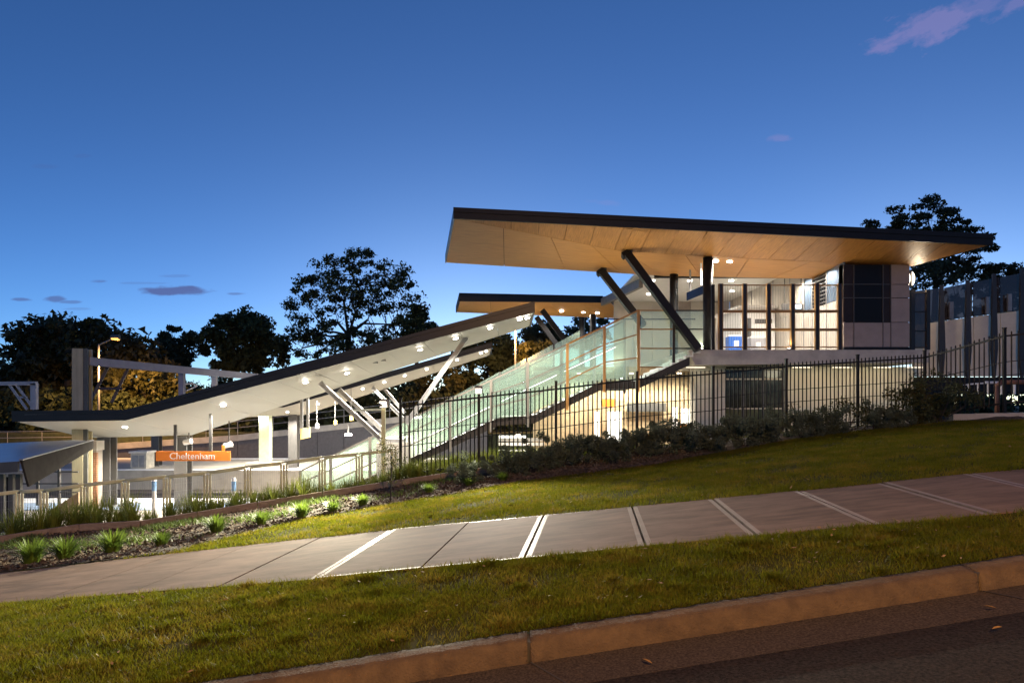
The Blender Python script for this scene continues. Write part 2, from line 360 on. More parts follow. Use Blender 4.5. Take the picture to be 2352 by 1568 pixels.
# kerb, one stone after another with open joints
kerb = bpy.data.objects.new('kerb', None); COL.objects.link(kerb); kind(kerb, 'structure'); kerb.location = (0, 5.4, 0)
prof = [(0.02, -.25), (0.02, -.004), (-.05, 0), (-.13, -.003), (-.175, -.014), (-.2, -.034), (-.215, -.06), (-.235, -.12), (-.25, -.185), (-.25, -.3)]
for a_, b_ in ((-18.5, -14.8), (-14.8, -11.1), (-11.1, -7.35), (-7.35, -3.6), (-3.6, .13), (.13, 3.85), (3.85, 7.6), (7.6, 11.3), (11.3, 15)):
    xs = np.arange(a_+.012, b_-.011, (b_-a_-.024)/80); m = MB(); vs = []
    for x in xs:
        for (py, pz) in prof: vs.append((x, FY[0](x)+py+rng.normal(0, .0024)-(.02*max(0, math.sin(x*7.3+1.7*math.sin(x*3.1))-.93)/.07 if -.22 < py < -.12 else 0), FZ[0](x)+pz+rng.normal(0, .0024)))
    q = len(prof)
    fs = [(i*q+j, i*q+j+1, (i+1)*q+j+1, (i+1)*q+j) for i in range(len(xs)-1) for j in range(q-1)]
    fs += [tuple(range(q)), tuple((len(xs)-1)*q+j for j in range(q-1, -1, -1))]
    m.add(vs, fs); m.build('kerb_stone', kerb_m, kerb, smooth=True)
m = MB()
for xj in (-7.35, -3.6, .13, 3.85, 7.6): m.box(xj-.02, xj+.02, FY[0](xj)-.2, FY[0](xj), FZ[0](xj)-.25, FZ[0](xj)-.02)
kind(m.build('joint_filling', joint_m, kerb), 'stuff')
m = MB()
for xj in (-3.6, .13, 3.85): m.add([(xj+.0, FY[0](xj)-.23, gz(xj)+.006), (xj+.02, FY[0](xj)-.23, gz(xj)+.006), (xj+.30, FY[0](xj)-.72, gz(xj)-.013+.03), (xj+.28, FY[0](xj)-.72, gz(xj)-.013+.03)], [(0, 1, 2, 3)])
kind(m.build('gutter_crack', joint_m), 'stuff')

kind(strip('verge', 0, 1, soil_m, ny=14, drop=.012, rough=.006, a=.015, b=-.03), 'structure')
kind(strip('lawn', 2, 3, soil_m, ny=20, drop=.012, rough=.008, a=-.03), 'structure')
kind(strip('garden_bed', 3, 4, mulch_m, ny=16, drop=.0, rough=.015), 'structure')
kind(strip('planted_strip', 4, 5, mulch_m, ny=8, rough=.015), 'structure')
kind(strip('embankment_top', 5, 6, soil_m, ny=6, rough=.02), 'structure')
kind(strip('embankment', 6, 7, earth_m, ny=10, rough=.05), 'structure')
# footpath slabs
fp = bpy.data.objects.new('footpath', None); COL.objects.link(fp); kind(fp, 'structure'); fp.location = (0, 9, 0)
J = [-14.3, -13.1, -11.9, -10.7, -9.5, -8.3, -7.1, -5.9, -4.7, -3.5, -2.3, -1.05, .14, 1.5, 2.7, 3.93, 5.1, 6.3, 7.5, 8.7, 9.9, 11.1]
WIDE = {-2.3, .14, 1.5, 2.7, 3.93, 5.1, 6.3, 7.5, 8.7}
def path_pt(x, t, dz=0.):
    xn, xf = x, x+.36
    a = Vector((xn, FY[1](xn), FZ[1](xn))); b = Vector((xf, FY[2](xf), FZ[2](xf)))
    p = a.lerp(b, t); p.z += dz; return p
m = MB()
vs = [path_pt(x, t, -.035) for x in np.linspace(-14.5, 11.3, 60) for t in (0, 1)]
m.add(vs, [(2*i, 2*i+1, 2*i+3, 2*i+2) for i in range(59)]); m.build('joint_bed', joint_m, fp)
for a_, b_ in zip(J[:-1], J[1:]):
    ga, gb = (.016 if a_ in WIDE else .008), (.016 if b_ in WIDE else .008); ca = [a_+ga]+([a_+.075] if a_ in WIDE else [a_+.02]); cb_ = ([b_-.075] if b_ in WIDE else [b_-.02])+[b_-gb]
    cx = ca+cb_; T = [0, .018, .982, 1]; m = MB(); dz = rng.normal(0, .003)
    vs = [path_pt(x, t, dz) for x in cx for t in T]+[path_pt(x, t, -.05) for x in cx for t in T]
    for i in range(3):
        for j in range(3):
            mi = 1 if ((i == 0 and a_ in WIDE) or (i == 2 and b_ in WIDE) or ((j != 1) and -2.4 < a_ < 1)) else 0
            m.add([vs[i*4+j], vs[i*4+j+1], vs[i*4+j+5], vs[i*4+j+4]], [(0, 1, 2, 3)], mi)
    for i in range(3):
        for j in (0, 3): m.add([vs[i*4+j], vs[i*4+4+j], vs[16+i*4+4+j], vs[16+i*4+j]], [(0, 1, 2, 3)])
    for j in range(3):
        for i in (0, 3): m.add([vs[i*4+j], vs[i*4+j+1], vs[16+i*4+j+1], vs[16+i*4+j]], [(0, 1, 2, 3)])
    m.build('slab', [path_m, margin_m], fp)

# far ground sheet (track level, then the rise behind the far wall)
m = MB()
m.add([(-1500, 21.9, -3.45), (1500, 21.9, -3.45), (-1500, 58.6, -3.45), (1500, 58.6, -3.45), (-1500, 59, -1.2), (1500, 59, .3), (-1500, 90, -.6), (1500, 90, 1.2), (-3000, 3500, 1), (3000, 3500, 1)],
      [(0, 1, 3, 2), (2, 3, 5, 4), (4, 5, 7, 6), (6, 7, 9, 8)])
kind(m.build('ground', earth_m), 'structure')
m = MB(); m.add([(-1500, -11.5, -3.3), (1500, -11.5, 3), (-1500, -900, -4), (1500, -900, 3)], [(0, 1, 3, 2)]); kind(m.build('street_ground', earth_m), 'structure')

# ------------------------------------------------------------------ grass blades
def blades(name, n, xr, k0, k1, h0, h1, w, mat, dens=None, a=0., b=0.):
    Xs = rng.uniform(*xr, n); t = rng.uniform(0, 1, n)
    y0, y1 = FYs[k0](Xs)+a, FYs[k1](Xs)-b
    keep = (y1-y0) > .05
    wgt = (y1-y0)/np.max(y1-y0); keep &= rng.uniform(0, 1, n) < wgt
    Xs, t, y0, y1 = Xs[keep], t[keep], y0[keep], y1[keep]; Ys = y0+(y1-y0)*t
    if dens is not None:
        k = rng.uniform(0, 1, len(Xs)) < dens(Xs, Ys); Xs, Ys = Xs[k], Ys[k]
    Zs = G(Xs, Ys)-.012; n = len(Xs); th = rng.uniform(0, 2*np.pi, n); h = rng.uniform(h0, h1, n); ww = w*rng.uniform(.6, 1.3, n)
    le_ = rng.normal(0, .45, (n, 2))*h[:, None]
    V = np.zeros((n, 3, 3)); V[:, :, 0] = Xs[:, None]; V[:, :, 1] = Ys[:, None]; V[:, :, 2] = Zs[:, None]
    V[:, 0, 0] -= np.cos(th)*ww; V[:, 0, 1] -= np.sin(th)*ww; V[:, 1, 0] += np.cos(th)*ww; V[:, 1, 1] += np.sin(th)*ww
    V[:, 2, 0] += le_[:, 0]; V[:, 2, 1] += le_[:, 1]; V[:, 2, 2] += h
    return kind(tris(name, V, mat), 'stuff')
cl_c = rng.uniform(0, 1, 64)
def patch(Xs, Ys):
    s = np.sin(Xs*2.1+1.3*np.sin(Ys*1.7))+np.sin(Ys*3.3+Xs*1.1)+np.sin(Xs*5.2-Ys*4.1)*.7
    return np.clip(.66+.24*s, .12, 1)
blades('verge_grass', 470000, (-7.5, 9.5), 0, 1, .022, .058, .0042, grass_m, patch, a=.02, b=.02)
blades('verge_fringe_grass', 32000, (-7.5, 9.5), 0, 1, .045, .085, .0042, grass_m, lambda x, y: (np.abs(y-FY[1](x)) < .09+.05*np.sin(x*3.1)+.03*np.sin(x*11))*1.0, b=-.05)
blades('lawn_fringe_grass', 30000, (-6.0, 14), 2, 3, .04, .08, .006, grass_m, lambda x, y: (np.abs(y-FY[2](x)+.03) < .07+.05*np.sin(x*2.7)+.03*np.sin(x*9))*1.0, a=-.1)
blades('lawn_grass', 440000, (-6.6, 18), 2, 3, .03, .07, .0075, grass_m, patch, a=-.03)
blades('slope_grass', 9000, (-3.4, 3.5), 5, 6, .12, .34, .012, strap_m)
def weed_tufts(name, n, cl, k0, k1, xr, h0, h1, w, mat):
    cx = rng.uniform(*xr, cl); t = rng.uniform(.03, .97, cl); cy = FYs[k0](cx)+(FYs[k1](cx)-FYs[k0](cx))*t; rr = rng.uniform(.03, .13, cl)
    i = rng.integers(0, cl, n); Xs = cx[i]+rng.normal(0, 1, n)*rr[i]; Ys = cy[i]+rng.normal(0, 1, n)*rr[i]*.8
    ok = (Ys > FYs[k0](Xs)+.02) & (Ys < FYs[k1](Xs)-.02); Xs, Ys = Xs[ok], Ys[ok]; n = len(Xs); Zs = G(Xs, Ys)-.01
    th = rng.uniform(0, 6.28, n); h = rng.uniform(h0, h1, n); V = np.stack([Xs, Ys, Zs], 1)[:, None, :].repeat(3, 1); ww = w*rng.uniform(.6, 1.4, n)
    V[:, 0, 0] -= np.cos(th)*ww; V[:, 0, 1] -= np.sin(th)*ww; V[:, 1, 0] += np.cos(th)*ww; V[:, 1, 1] += np.sin(th)*ww
    V[:, 2, :2] += rng.normal(0, .5, (n, 2))*h[:, None]; V[:, 2, 2] += h
    return kind(tris(name, V, mat), 'stuff')
weed_tufts('verge_weeds', 15000, 130, 0, 1, (-7, 6.5), .04, .095, .006, grass_m)
weed_tufts('lawn_weeds', 6000, 90, 2, 3, (-6, 13), .04, .08, .008, grass_m)
# small dry leaf litter on both lawns
n = 420; Xs = rng.uniform(-7, 12, n); kk = rng.uniform(0, 1, n) < .55; t = rng.uniform(0, 1, n)
Ys = np.where(kk, FYs[0](Xs)+(FYs[1](Xs)-FYs[0](Xs))*t, FYs[2](Xs)+(FYs[3](Xs)-FYs[2](Xs))*t); Zs = G(Xs, Ys)+.045
c = np.stack([Xs, Ys, Zs], 1); th = rng.uniform(0, 6.28, n); l_ = rng.uniform(.012, .03, n); d = np.stack([np.cos(th), np.sin(th), rng.normal(0, .3, n)], 1)*l_[:, None]; e_ = np.stack([-np.sin(th), np.cos(th), rng.normal(0, .3, n)], 1)*(l_*.45)[:, None]
kind(tris('leaf_litter', np.stack([c-d, c+e_, c+d, c-e_], 1), M('dead_leaf', (.26, .17, .07), .8), sides=4), 'stuff')
# bark chips and low weeds in the garden bed
n = 26000; Xs = rng.uniform(-10.5, 5, n); t = rng.uniform(0, 1, n); Ys = FY[3](Xs)+(FY[4](Xs)-FY[3](Xs))*t; Zs = G(Xs, Ys)+.012
V = np.zeros((n, 4, 3)); c = np.stack([Xs, Ys, Zs], 1); th = rng.uniform(0, 6.28, n); l_ = rng.uniform(.012, .04, n); w_ = l_*rng.uniform(.25, .6, n); tl = rng.normal(0, .5, (n, 2))
d = np.stack([np.cos(th), np.sin(th), tl[:, 0]], 1); e_ = np.stack([-np.sin(th), np.cos(th), tl[:, 1]], 1)
for i, (sx, sy) in enumerate(((-1, -1), (1, -1), (1, 1), (-1, 1))): V[:, i] = c+d*(sx*l_)[:, None]+e_*(sy*w_)[:, None]
kind(tris('bark_mulch', V, chip_m, sides=4), 'stuff')
def weeds(x, y): return np.clip((np.sin(x*2.3+.4)+np.sin(y*3.1+x)+.3)*.5, 0, 1)*(x < -1)*np.clip((y-FY[3](x))/np.maximum(FY[4](x)-FY[3](x), .1)*1.6-.3, 0, 1)
blades('ground_cover', 60000, (-10.5, -.5), 3, 4, .03, .13, .018, cover_m, weeds)

# ------------------------------------------------------------------ timber edging
e = thing('timber_edging', 'low weathered timber edging curving between mulch bed and strappy grasses', 'garden edging', (-4, 16, GZ(-4, 16)))
xs = [-11, -9.5, -8.25, -7.2, -6.0, -4.6, -3.2, -1.8, -.6, .4]
for a_, b_ in zip(xs[:-1], xs[1:]):
    pa = Vector((a_+.01, FY[4](a_), FZ[4](a_)+.05)); pb = Vector((b_-.01, FY[4](b_), FZ[4](b_)+.05))
    MB().beam(pa, pb, .09, .22).build('plank', timber_edge, e)

# ------------------------------------------------------------------ black picket fence
fe = thing('picket_fence', 'long black steel picket fence stepping up the slope behind the shrubs', 'fence', P(1463, POSTB[3][1], 19.2))
FP = [(P(x, y, Y), h) for (x, y, Y), h in zip(POSTB, FH)]
post_me = MB().box(-.035, .035, -.035, .035, -.15, 1).mesh('post', black_m)
pick = MB(); pick.tube((0, 0, -.0), (0, 0, .97), .0175, n=6); pick.tube((0, 0, .965), (0, 0, .98), .013, .022, n=6); pick.tube((0, 0, .98), (0, 0, 1.0), .022, .004, n=6)
pick_me = pick.mesh('picket', black_m)
for p, h in FP:
    o = link('post', post_me, fe, loc=p); o.scale = (1, 1, h+.03)
    MB().box(p.x-.042, p.x+.042, p.y-.042, p.y+.042, p.z+h+.028, p.z+h+.06).build('post_cap', black_m, o)
for i in range(len(FP)-1):
    (a, h), (b, h2) = FP[i], FP[i+1]
    for zo, w in ((-.17, .045), (-.86, .02), (-1.22, .02), (-1.95, .04)):
        MB().beam(a+Vector((0, 0, h+zo)), b+Vector((0, 0, h2+zo)), w, w).build('rail', black_m, fe)
    N = 18 if i != 7 else 17
    if i == 8: N = 12
    for k in range(1, N):
        t = k/N; p = a.lerp(b, t); hh = h+(h2-h)*t; z0 = hh-2.02
        o = link('picket', pick_me, fe, loc=p+Vector((0, -.012, z0))); o.scale = (1, 1, hh-z0-.05)

# ------------------------------------------------------------------ mesh balustrade
ba = thing('mesh_balustrade', 'greenish steel mesh balustrade of framed panels above the platform', 'railing', P(476, 1188, 17))
TP = [(-60, 1142, 15.9), (44, 1130, 16.08), (101, 1128, 16.17), (194, 1115, 16.3), (287, 1105, 16.55), (383, 1096, 16.78), (476, 1087, 17), (569, 1074, 17.2), (652, 1064, 17.38), (740, 1052, 17.56), (825, 1044, 17.72), (908, 1034, 17.85)]
for a, b in zip(TP[:-1], TP[1:]):
    A, B = P(*a), P(*b); d = (B-A); L = d.length; d.normalize(); A = A+d*.07; B = B-d*.07; H = 1.15; u = Vector((0, 0, 1))
    fr = MB(); fr.tube(A, B, .028); fr.tube(A-u*H, A, .028); fr.tube(B-u*H, B, .028); fr.tube(A-u*(H-.12), B-u*(H-.12), .016)
    fo = fr.build('panel_frame', lit_green_steel, ba, smooth=True)
    w = MB(); nn = int((B-A).length/.05)
    for k in range(1, nn):
        p = A.lerp(B, k/nn); w.tube(p-u*(H-.12), p, .0028, n=3, cap=False)
    for k in range(1, 6): w.tube(A-u*(k*.18), B-u*(k*.18), .0025, n=3, cap=False)
    kind(w.build('wire_mesh', steel_m, fo), 'stuff')
for q in TP:
    A = P(*q); MB().tube(A-Vector((0, 0, 1.3)), A-Vector((0, 0, .03)), .028).build('post', lit_green_steel, ba, smooth=True)
    MB().beam(A+Vector((-.07, 0, -.3)), A+Vector((.07, 0, -.3)), .02, .02).build('clamp', lit_green_steel, ba)

for a, b in zip(TP[:-1], TP[1:]): MB().tube(P(*a)+Vector((0, 0, .035)), P(*b)+Vector((0, 0, .035)), .024).build('top_rail', lit_green_steel, ba, smooth=True)

# tall L-shaped pole by the fence end
pl = thing('gantry_pole', 'tall slim pole with a short arm beside the left end of the black fence', 'pole', P(881, 1128, 18.2))
MB().beam(P(881, 1150, 18.2), P(881, 937, 18.2), .10, .10).build('post', lit_green_steel, pl)
MB().beam(P(881, 940, 18.2), P(808, 942, 19.5), .06, .06).build('arm', lit_green_steel, pl)

fl_p = P(884, 926, 18.15)  # floodlight added to brighten the lawn and bed
fl_aim = Vector((-6.4, 10.5, -.5))-fl_p
MB().beam(fl_p+Vector((0, .08, -.02)), fl_p+Vector((0, -.07, .02)), .26, .2).build('added_flood_head', steel_d, pl)
MB().beam(fl_p+fl_aim.normalized()*.085, fl_p+fl_aim.normalized()*.10, .2, .15).build('added_flood_lens', lamp_warm, pl)
lamp('SPOT', fl_p+fl_aim.normalized()*.14, 11500, (1, .93, .68), pl, aim=fl_aim, size=.06, angle=78, blend=.9)

f2 = P(1100, 894, 18.1); a2 = Vector((-1.2, 10.5, .2))-f2  # second added floodlight, brightens the right part of the lawn
MB().beam(f2+Vector((0, .0, -.02)), f2+Vector((0, -.14, .02)), .2, .16).build('added_flood_head', steel_d, fe)
MB().beam(f2+a2.normalized()*.15, f2+a2.normalized()*.165, .15, .12).build('added_flood_lens', lamp_warm, fe)
lamp('SPOT', f2+a2.normalized()*.2, 4200, (1, .93, .74), fe, aim=a2, size=.06, angle=84, blend=.9)

# ------------------------------------------------------------------ plants
def strap_clump(name, nb, h, spread, w, mat, seed):
    r = np.random.default_rng(seed); m = MB()
    for _ in range(nb):
        th = r.uniform(0, 6.283); L = h*r.uniform(.55, 1.1); out = spread*r.uniform(.15, 1); ro = r.uniform(0, .08)*spread*3
        o = np.array([math.cos(th)*ro, math.sin(th)*ro, 0]); sd = np.array([-math.sin(th), math.cos(th), 0])*w; dr = np.array([math.cos(th), math.sin(th), 0])
        pts = []
        for s in (0, .4, .75, 1):
            pts.append(o+dr*out*(s**1.7)+np.array([0, 0, L*(s-.28*s**3*(out/spread))]))
        vs = []
        for i, p in enumerate(pts[:-1]): vs += [p-sd*(1-.25*i), p+sd*(1-.25*i)]
        vs.append(pts[-1])
        m.add(vs, [(0, 1, 3, 2), (2, 3, 5, 4), (4, 5, 6)])
    return m.mesh(name, mat)
clumps = [strap_clump('foliage', 90, .78, .42, .009, strap_m, 20+i) for i in range(5)]
def place(name, me, label, cat, p, s, group=None, rz=None):
    o = link(name, me, None, loc=p); o.scale = (s, s, s*random.uniform(.9, 1.1)); o.rotation_euler[2] = random.uniform(0, 6.28) if rz is None else rz
    return tag(o, label, cat, group)
k = 0
for i in range(96):
    t = i/95; x = -11.2+t*8.9+random.uniform(-.12, .12)
    rr = random.uniform(.12, .85); y = FY[4](x)*(1-rr)+FY[5](x)*rr
    s = random.uniform(.62, 1.08)*(1.12 if x < -8.5 else (.85 if x > -5 else .95))
    place('grass_clump', clumps[i % 5], 'strappy green grass clump in the planted strip along the mesh balustrade', 'plant', (x, y, GZ(x, y)-.02), s, 'strappy grasses along the mesh balustrade')
for i in range(9):
    x = -2.7+i*.32+random.uniform(-.1, .1); y = FY[5](x)-.25+random.uniform(-.15, .1)
    place('grass_clump', clumps[i % 5], 'low grass clump at the foot of the black fence near its left end', 'plant', (x, y, GZ(x, y)-.02), random.uniform(.5, .75), 'grass clumps at the foot of the black fence')
bedp = [strap_clump('foliage', 240, .36, .36, .013, tuft_m, 50+i) for i in range(4)]
BED = [(72, 1298, 12.0, 1.25, 'leftmost bushy green bed plant beside the footpath'), (150, 1292, 12.1, 1.2, 'second green bed plant from the left, beside the footpath'),
       (258, 1280, 12.1, 1.25, 'bushy green bed plant between the footpath corner and timber edging'), (370, 1268, 12.3, .85, 'small green bed plant at the tip of the lawn'),
       (497, 1236, 13.1, 1.05, 'upright green bed plant on bark, right of the lawn tip'), (600, 1214, 13.6, .85, 'compact green bed plant on bark below two framed mesh panels'),
       (692, 1196, 14.2, .95, 'green bed plant by the lawn edge below the middle of the balustrade'), (765, 1180, 14.6, .85, 'green bed plant on bark left of the slim sapling'),
       (833, 1163, 15.0, .8, 'narrow dark green bed plant just left of the slim sapling'), (985, 1137, 15.8, .75, 'green bed plant in front of the first fence panel'),
       (1076, 1118, 16.2, .7, 'green bed plant below the second fence post'), (1155, 1105, 16.4, .7, 'green bed plant at the left end of the grey shrubs')]
for i, (x, y, Y, s, lb) in enumerate(BED):
    p = P(x, y, Y); p.z = GZ(p.x, p.y)-.01
    place('bed_plant', bedp[i % 4], lb, 'plant', p, s, 'small green plants in the bark bed')
def leaf_cloud(cent, rad, n, size, r, flat=1., shell=.35):
    """n leaf triangles spread through balls"""
    cent = np.asarray(cent); k = r.integers(0, len(cent), n); d = r.normal(0, 1, (n, 3)); d /= np.linalg.norm(d, axis=1)[:, None]
    rr = r.uniform(0, 1, n)**shell; c = cent[k]+d*(rr*np.asarray(rad)[k])[:, None]*np.array([1, 1, flat])
    V = r.normal(0, 1, (n, 3, 3)); V -= V.mean(1)[:, None]; V /= np.linalg.norm(V, axis=2)[:, :, None]
    return c[:, None]+V*(size*r.uniform(.5, 1.2, n))[:, None, None]
def shrub_mesh(seed, mat, n=900, size=.035, blobs=16, h=.8):
    r = np.random.default_rng(seed)
    c = r.normal(0, 1, (blobs, 3))*np.array([.36, .28, .2])*h+np.array([0, 0, .5*h]); c[:, 2] = np.abs(c[:, 2])
    V = leaf_cloud(c, r.uniform(.1, .24, blobs)*h, n, size, r)
    return c, V
def shrub(p, s, lb, seed, mat=leaf_shrub, n=900, size=.035, h=.8, group=None, blobs=16):
    c, V = shrub_mesh(seed, mat, n, size, blobs, h)
    o = thing('shrub', lb, 'shrub', p, group)
    V = V*s+np.array(p); f = tris('foliage', V, mat, o)
    m = MB()
    for q in c[:9]: m.tube(Vector(p), Vector(p)+Vector(q*s), .012*s, .004, n=4, cap=False)
    m.build('stem', bark_m, o)
    return o
HED = [(1080, 1090, 17.0, .75, 'low grey-green shrub at the left end of the hedge before the second post'), (1165, 1075, 17.4, .85, 'rounded grey-green shrub right of the second fence post'), (1225, 1065, 17.7, .9, 'dense grey-green shrub left of the third fence post'),
       (1290, 1055, 18.0, .95, 'grey-green shrub at the third fence post'), (1345, 1047, 18.1, .9, 'low dark shrub midway between third and fourth fence posts'), (1405, 1038, 18.2, 1.0, 'bushy dark shrub left of the fourth fence post'),
       (1462, 1030, 18.4, .95, 'dark shrub at the foot of the fourth fence post'), (1525, 1020, 18.5, 1.25, 'tall spiky shrub reaching half the fence between fourth and fifth posts'), (1585, 1014, 18.7, .95, 'dark shrub left of the fifth fence post'),
       (1645, 1008, 18.8, .95, 'dark shrub at the foot of the fifth fence post'), (1705, 1002, 18.9, 1.05, 'thick dark shrub below the dark glazed opening'), (1770, 994, 19.0, 1.1, 'feathery shrub left of the sixth fence post'),
       (1840, 988, 19.2, 1.0, 'dark shrub right of the sixth fence post'), (1895, 982, 19.4, 1.0, 'dark shrub left of the tall reddish shrub'), (2005, 972, 19.4, .85, 'low dark shrub right of the seventh fence post'), (2060, 968, 19.4, .8, 'low dark shrub left of the leafy corner bush')]
for i, (x, y, Y, s, lb) in enumerate(HED):
    p = P(x, y, Y-.5); p.z = GZ(p.x, p.y)-.03
    shrub(p, s*1.02, lb, 200+i, n=6500, size=.03, blobs=34, group='grey-green shrubs along the black fence')
p = P(1945, 975, 19.4); p.z = GZ(p.x, p.y)-.02; shrub(p, 1.15, 'tall open reddish shrub by the seventh fence post', 301, leaf_red, 1500, .03, h=1.0)
p = P(2100, 965, 19.3); p.z = GZ(p.x, p.y)-.02; shrub(p, 1.3, 'broad leafy bush at the corner left of the eighth fence post', 302, leaf_red, 2600, .035, h=1.05, blobs=24)
p = P(2155, 962, 19.2); p.z = GZ(p.x, p.y)-.02; shrub(p, 1.3, 'dark green bush in front of the stepped fence panel', 303, leaf_dark, 2600, .035, h=1.1, blobs=24)
# sapling
p = P(897, 1146, 15.2); p.z = GZ(p.x, p.y)
sa = thing('sapling', 'slim young sapling with thin leaves in front of the black fence end', 'tree', p)
m = MB(); m.tube(p, p+Vector((.02, 0, .7)), .018, .013, n=6); m.tube(p+Vector((.02, 0, .7)), p+Vector((0, 0, 1.35)), .013, .005, n=6)
r = np.random.default_rng(5); cs = []
for k in range(22):
    z = r.uniform(.35, 1.25); q = p+Vector((.015, 0, z)); e_ = q+Vector((r.normal(0, .17), r.normal(0, .15), r.uniform(.03, .2))); m.tube(q, e_, .005, .002, n=3, cap=False); cs.append(e_)
m.build('trunk', bark_m, sa)
tris('crown', leaf_cloud(cs, np.full(len(cs), .12), 900, .024, r, 1.2), leaf_red, sa)
# fallen leaves on the road
for (x, y, Y, lb) in ((1487, 1492, 4.95, 'dry fallen leaf in the gutter below the middle of the kerb'), (2275, 1383, 5.2, 'dry curled leaf in the gutter by the right kerb joint'), (2290, 1450, 4.8, 'dry leaf lying on the dark asphalt at right')):
    p = P(x, y, Y); p.z = float(gz(p.x))+.012 if p.y < FY[0](p.x) else p.z
    r = np.random.default_rng(int(x)); m = MB()
    a = r.uniform(0, 3); d = Vector((math.cos(a), math.sin(a), 0)); s_ = Vector((-d.y, d.x, 0))
    m.add([p-d*.045, p-d*.012+s_*.012+Vector((0, 0, .01)), p+d*.02+s_*.010+Vector((0, 0, .014)), p+d*.048+Vector((0, 0, .008)), p+d*.02-s_*.01+Vector((0, 0, .012)), p-d*.012-s_*.012+Vector((0, 0, .01)), p+Vector((0, 0, .004))], [(0, 1, 6), (1, 2, 6), (2, 3, 6), (3, 4, 6), (4, 5, 6), (5, 0, 6)])
    tag(m.build('fallen_leaf', M('dry_leaf', (.28, .16, .05), .8)), lb, 'leaf', 'dry leaves on the road')

# ------------------------------------------------------------------ trees
def inpoly(px, py, poly):
    c = False; j = len(poly)-1
    for i in range(len(poly)):
        (xi, yi), (xj, yj) = poly[i], poly[j]
        if (yi > py) != (yj > py) and px < (xj-xi)*(py-yi)/(yj-yi)+xi: c = not c
        j = i
    return c
def tree(name, label, poly, Y, base, nb, rad, leaves, size, mat, seed, flat=.7, depth=.5, trunk_r=.4, fork=None, group='trees behind the station'):
    r = np.random.default_rng(seed)
    xs = [p[0] for p in poly]; ys = [p[1] for p in poly]; W_ = (max(xs)-min(xs))/1568*Y
    cs = []
    while len(cs) < nb:
        px, py = r.uniform(min(xs), max(xs)), r.uniform(min(ys), max(ys))
        if inpoly(px, py, poly): cs.append(np.array(P(px, py, Y+r.normal(0, .22)*W_*depth)))
    cs = np.array(cs); rd = rad*r.uniform(.5, 1.25, nb)
    B = P(*base, Y); o = thing(name, label, 'tree', B, group)
    m = MB(); F = P(*fork, Y) if fork else B.lerp(Vector(cs.mean(0)), .55)
    m.tube(B, F, trunk_r, trunk_r*.6, n=8, cap=False)
    nl = max(3, min(9, nb//14)); limb = []
    for q in cs[r.choice(nb, nl, replace=False)]:
        q = Vector(q); k1 = F.lerp(q, .4)+Vector((r.normal(0, .03)*W_, 0, r.uniform(.0, .06)*W_)); k2 = F.lerp(q, .75)+Vector((r.normal(0, .03)*W_, 0, r.uniform(-.02, .04)*W_))
        for a_, b_, ra_, rb_ in ((F, k1, .36, .26), (k1, k2, .26, .16), (k2, q, .16, .07)): m.tube(a_, b_, trunk_r*ra_, trunk_r*rb_, n=5, cap=False)
        limb += [k1, k1.lerp(k2, .5), k2, k2.lerp(q, .5), q]
    for c in cs:
        c = Vector(c); a_ = min(limb, key=lambda p_: (p_-c).length+.25*max(0, p_.z-c.z))
        mid = a_.lerp(c, .5)+Vector((r.normal(0, .12), r.normal(0, .12), r.uniform(0, .12)))*(c-a_).length
        m.tube(a_, mid, trunk_r*.09, trunk_r*.05, n=4, cap=False); m.tube(mid, c, trunk_r*.05, trunk_r*.02, n=4, cap=False)
    m.build('trunk', bark_m, o)
    tris('crown', leaf_cloud(cs, rd, leaves, size, r, flat, .5), mat, o)
    return o
tree('spreading_tree', 'large dark spreading tree rising behind the middle of the inclined canopy', [(630, 650), (680, 655), (715, 600), (800, 575), (880, 585), (930, 620), (960, 665), (985, 715), (985, 760), (930, 800), (700, 820), (640, 790), (660, 740), (640, 700)], 80, (800, 900), 215, 1.0, 14500, .23, leaf_dark, 1, fork=(800, 770), trunk_r=.55)
tree('conifer', 'tiered dark conifer at the right edge of the big spreading tree', [(958, 690), (985, 740), (1000, 750), (985, 770), (920, 770), (930, 745)], 78, (957, 860), 30, 1.0, 2600, .26, leaf_dark, 2, flat=.35, fork=(957, 700), trunk_r=.25)
tree('bushy_tree', 'dense rounded dark tree left of the big spreading tree', [(478, 770), (510, 725), (555, 712), (600, 740), (640, 770), (650, 830), (600, 860), (490, 850)], 84, (560, 920), 60, 1.5, 11000, .34, leaf_dark, 3, fork=(560, 840), trunk_r=.4)
tree('gum_tree', 'small open gum with tufted crown between fig tree and bushy tree', [(345, 800), (375, 770), (430, 765), (470, 790), (480, 840), (360, 850)], 86, (420, 920), 26, 1.3, 4000, .32, leaf_euc, 4, fork=(420, 830), trunk_r=.3)
tree('gum_tree', 'wispy gum tip standing above the tufted small gum', [(368, 745), (384, 743), (410, 752), (412, 760), (372, 760)], 87, (392, 900), 4, .55, 260, .28, leaf_euc, 41, fork=(396, 800), trunk_r=.12)
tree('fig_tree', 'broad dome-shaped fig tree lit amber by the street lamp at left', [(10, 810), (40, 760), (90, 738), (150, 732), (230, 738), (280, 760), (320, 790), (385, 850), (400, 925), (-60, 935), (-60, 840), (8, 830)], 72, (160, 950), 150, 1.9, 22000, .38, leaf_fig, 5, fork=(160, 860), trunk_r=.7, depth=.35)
tree('fig_tree', 'low amber-lit bushy crown below the street lamp, right of the dome fig', [(250, 850), (330, 840), (400, 870), (420, 920), (240, 930)], 66, (330, 950), 36, 1.3, 5200, .30, leaf_lit, 6, fork=(330, 900), trunk_r=.35)
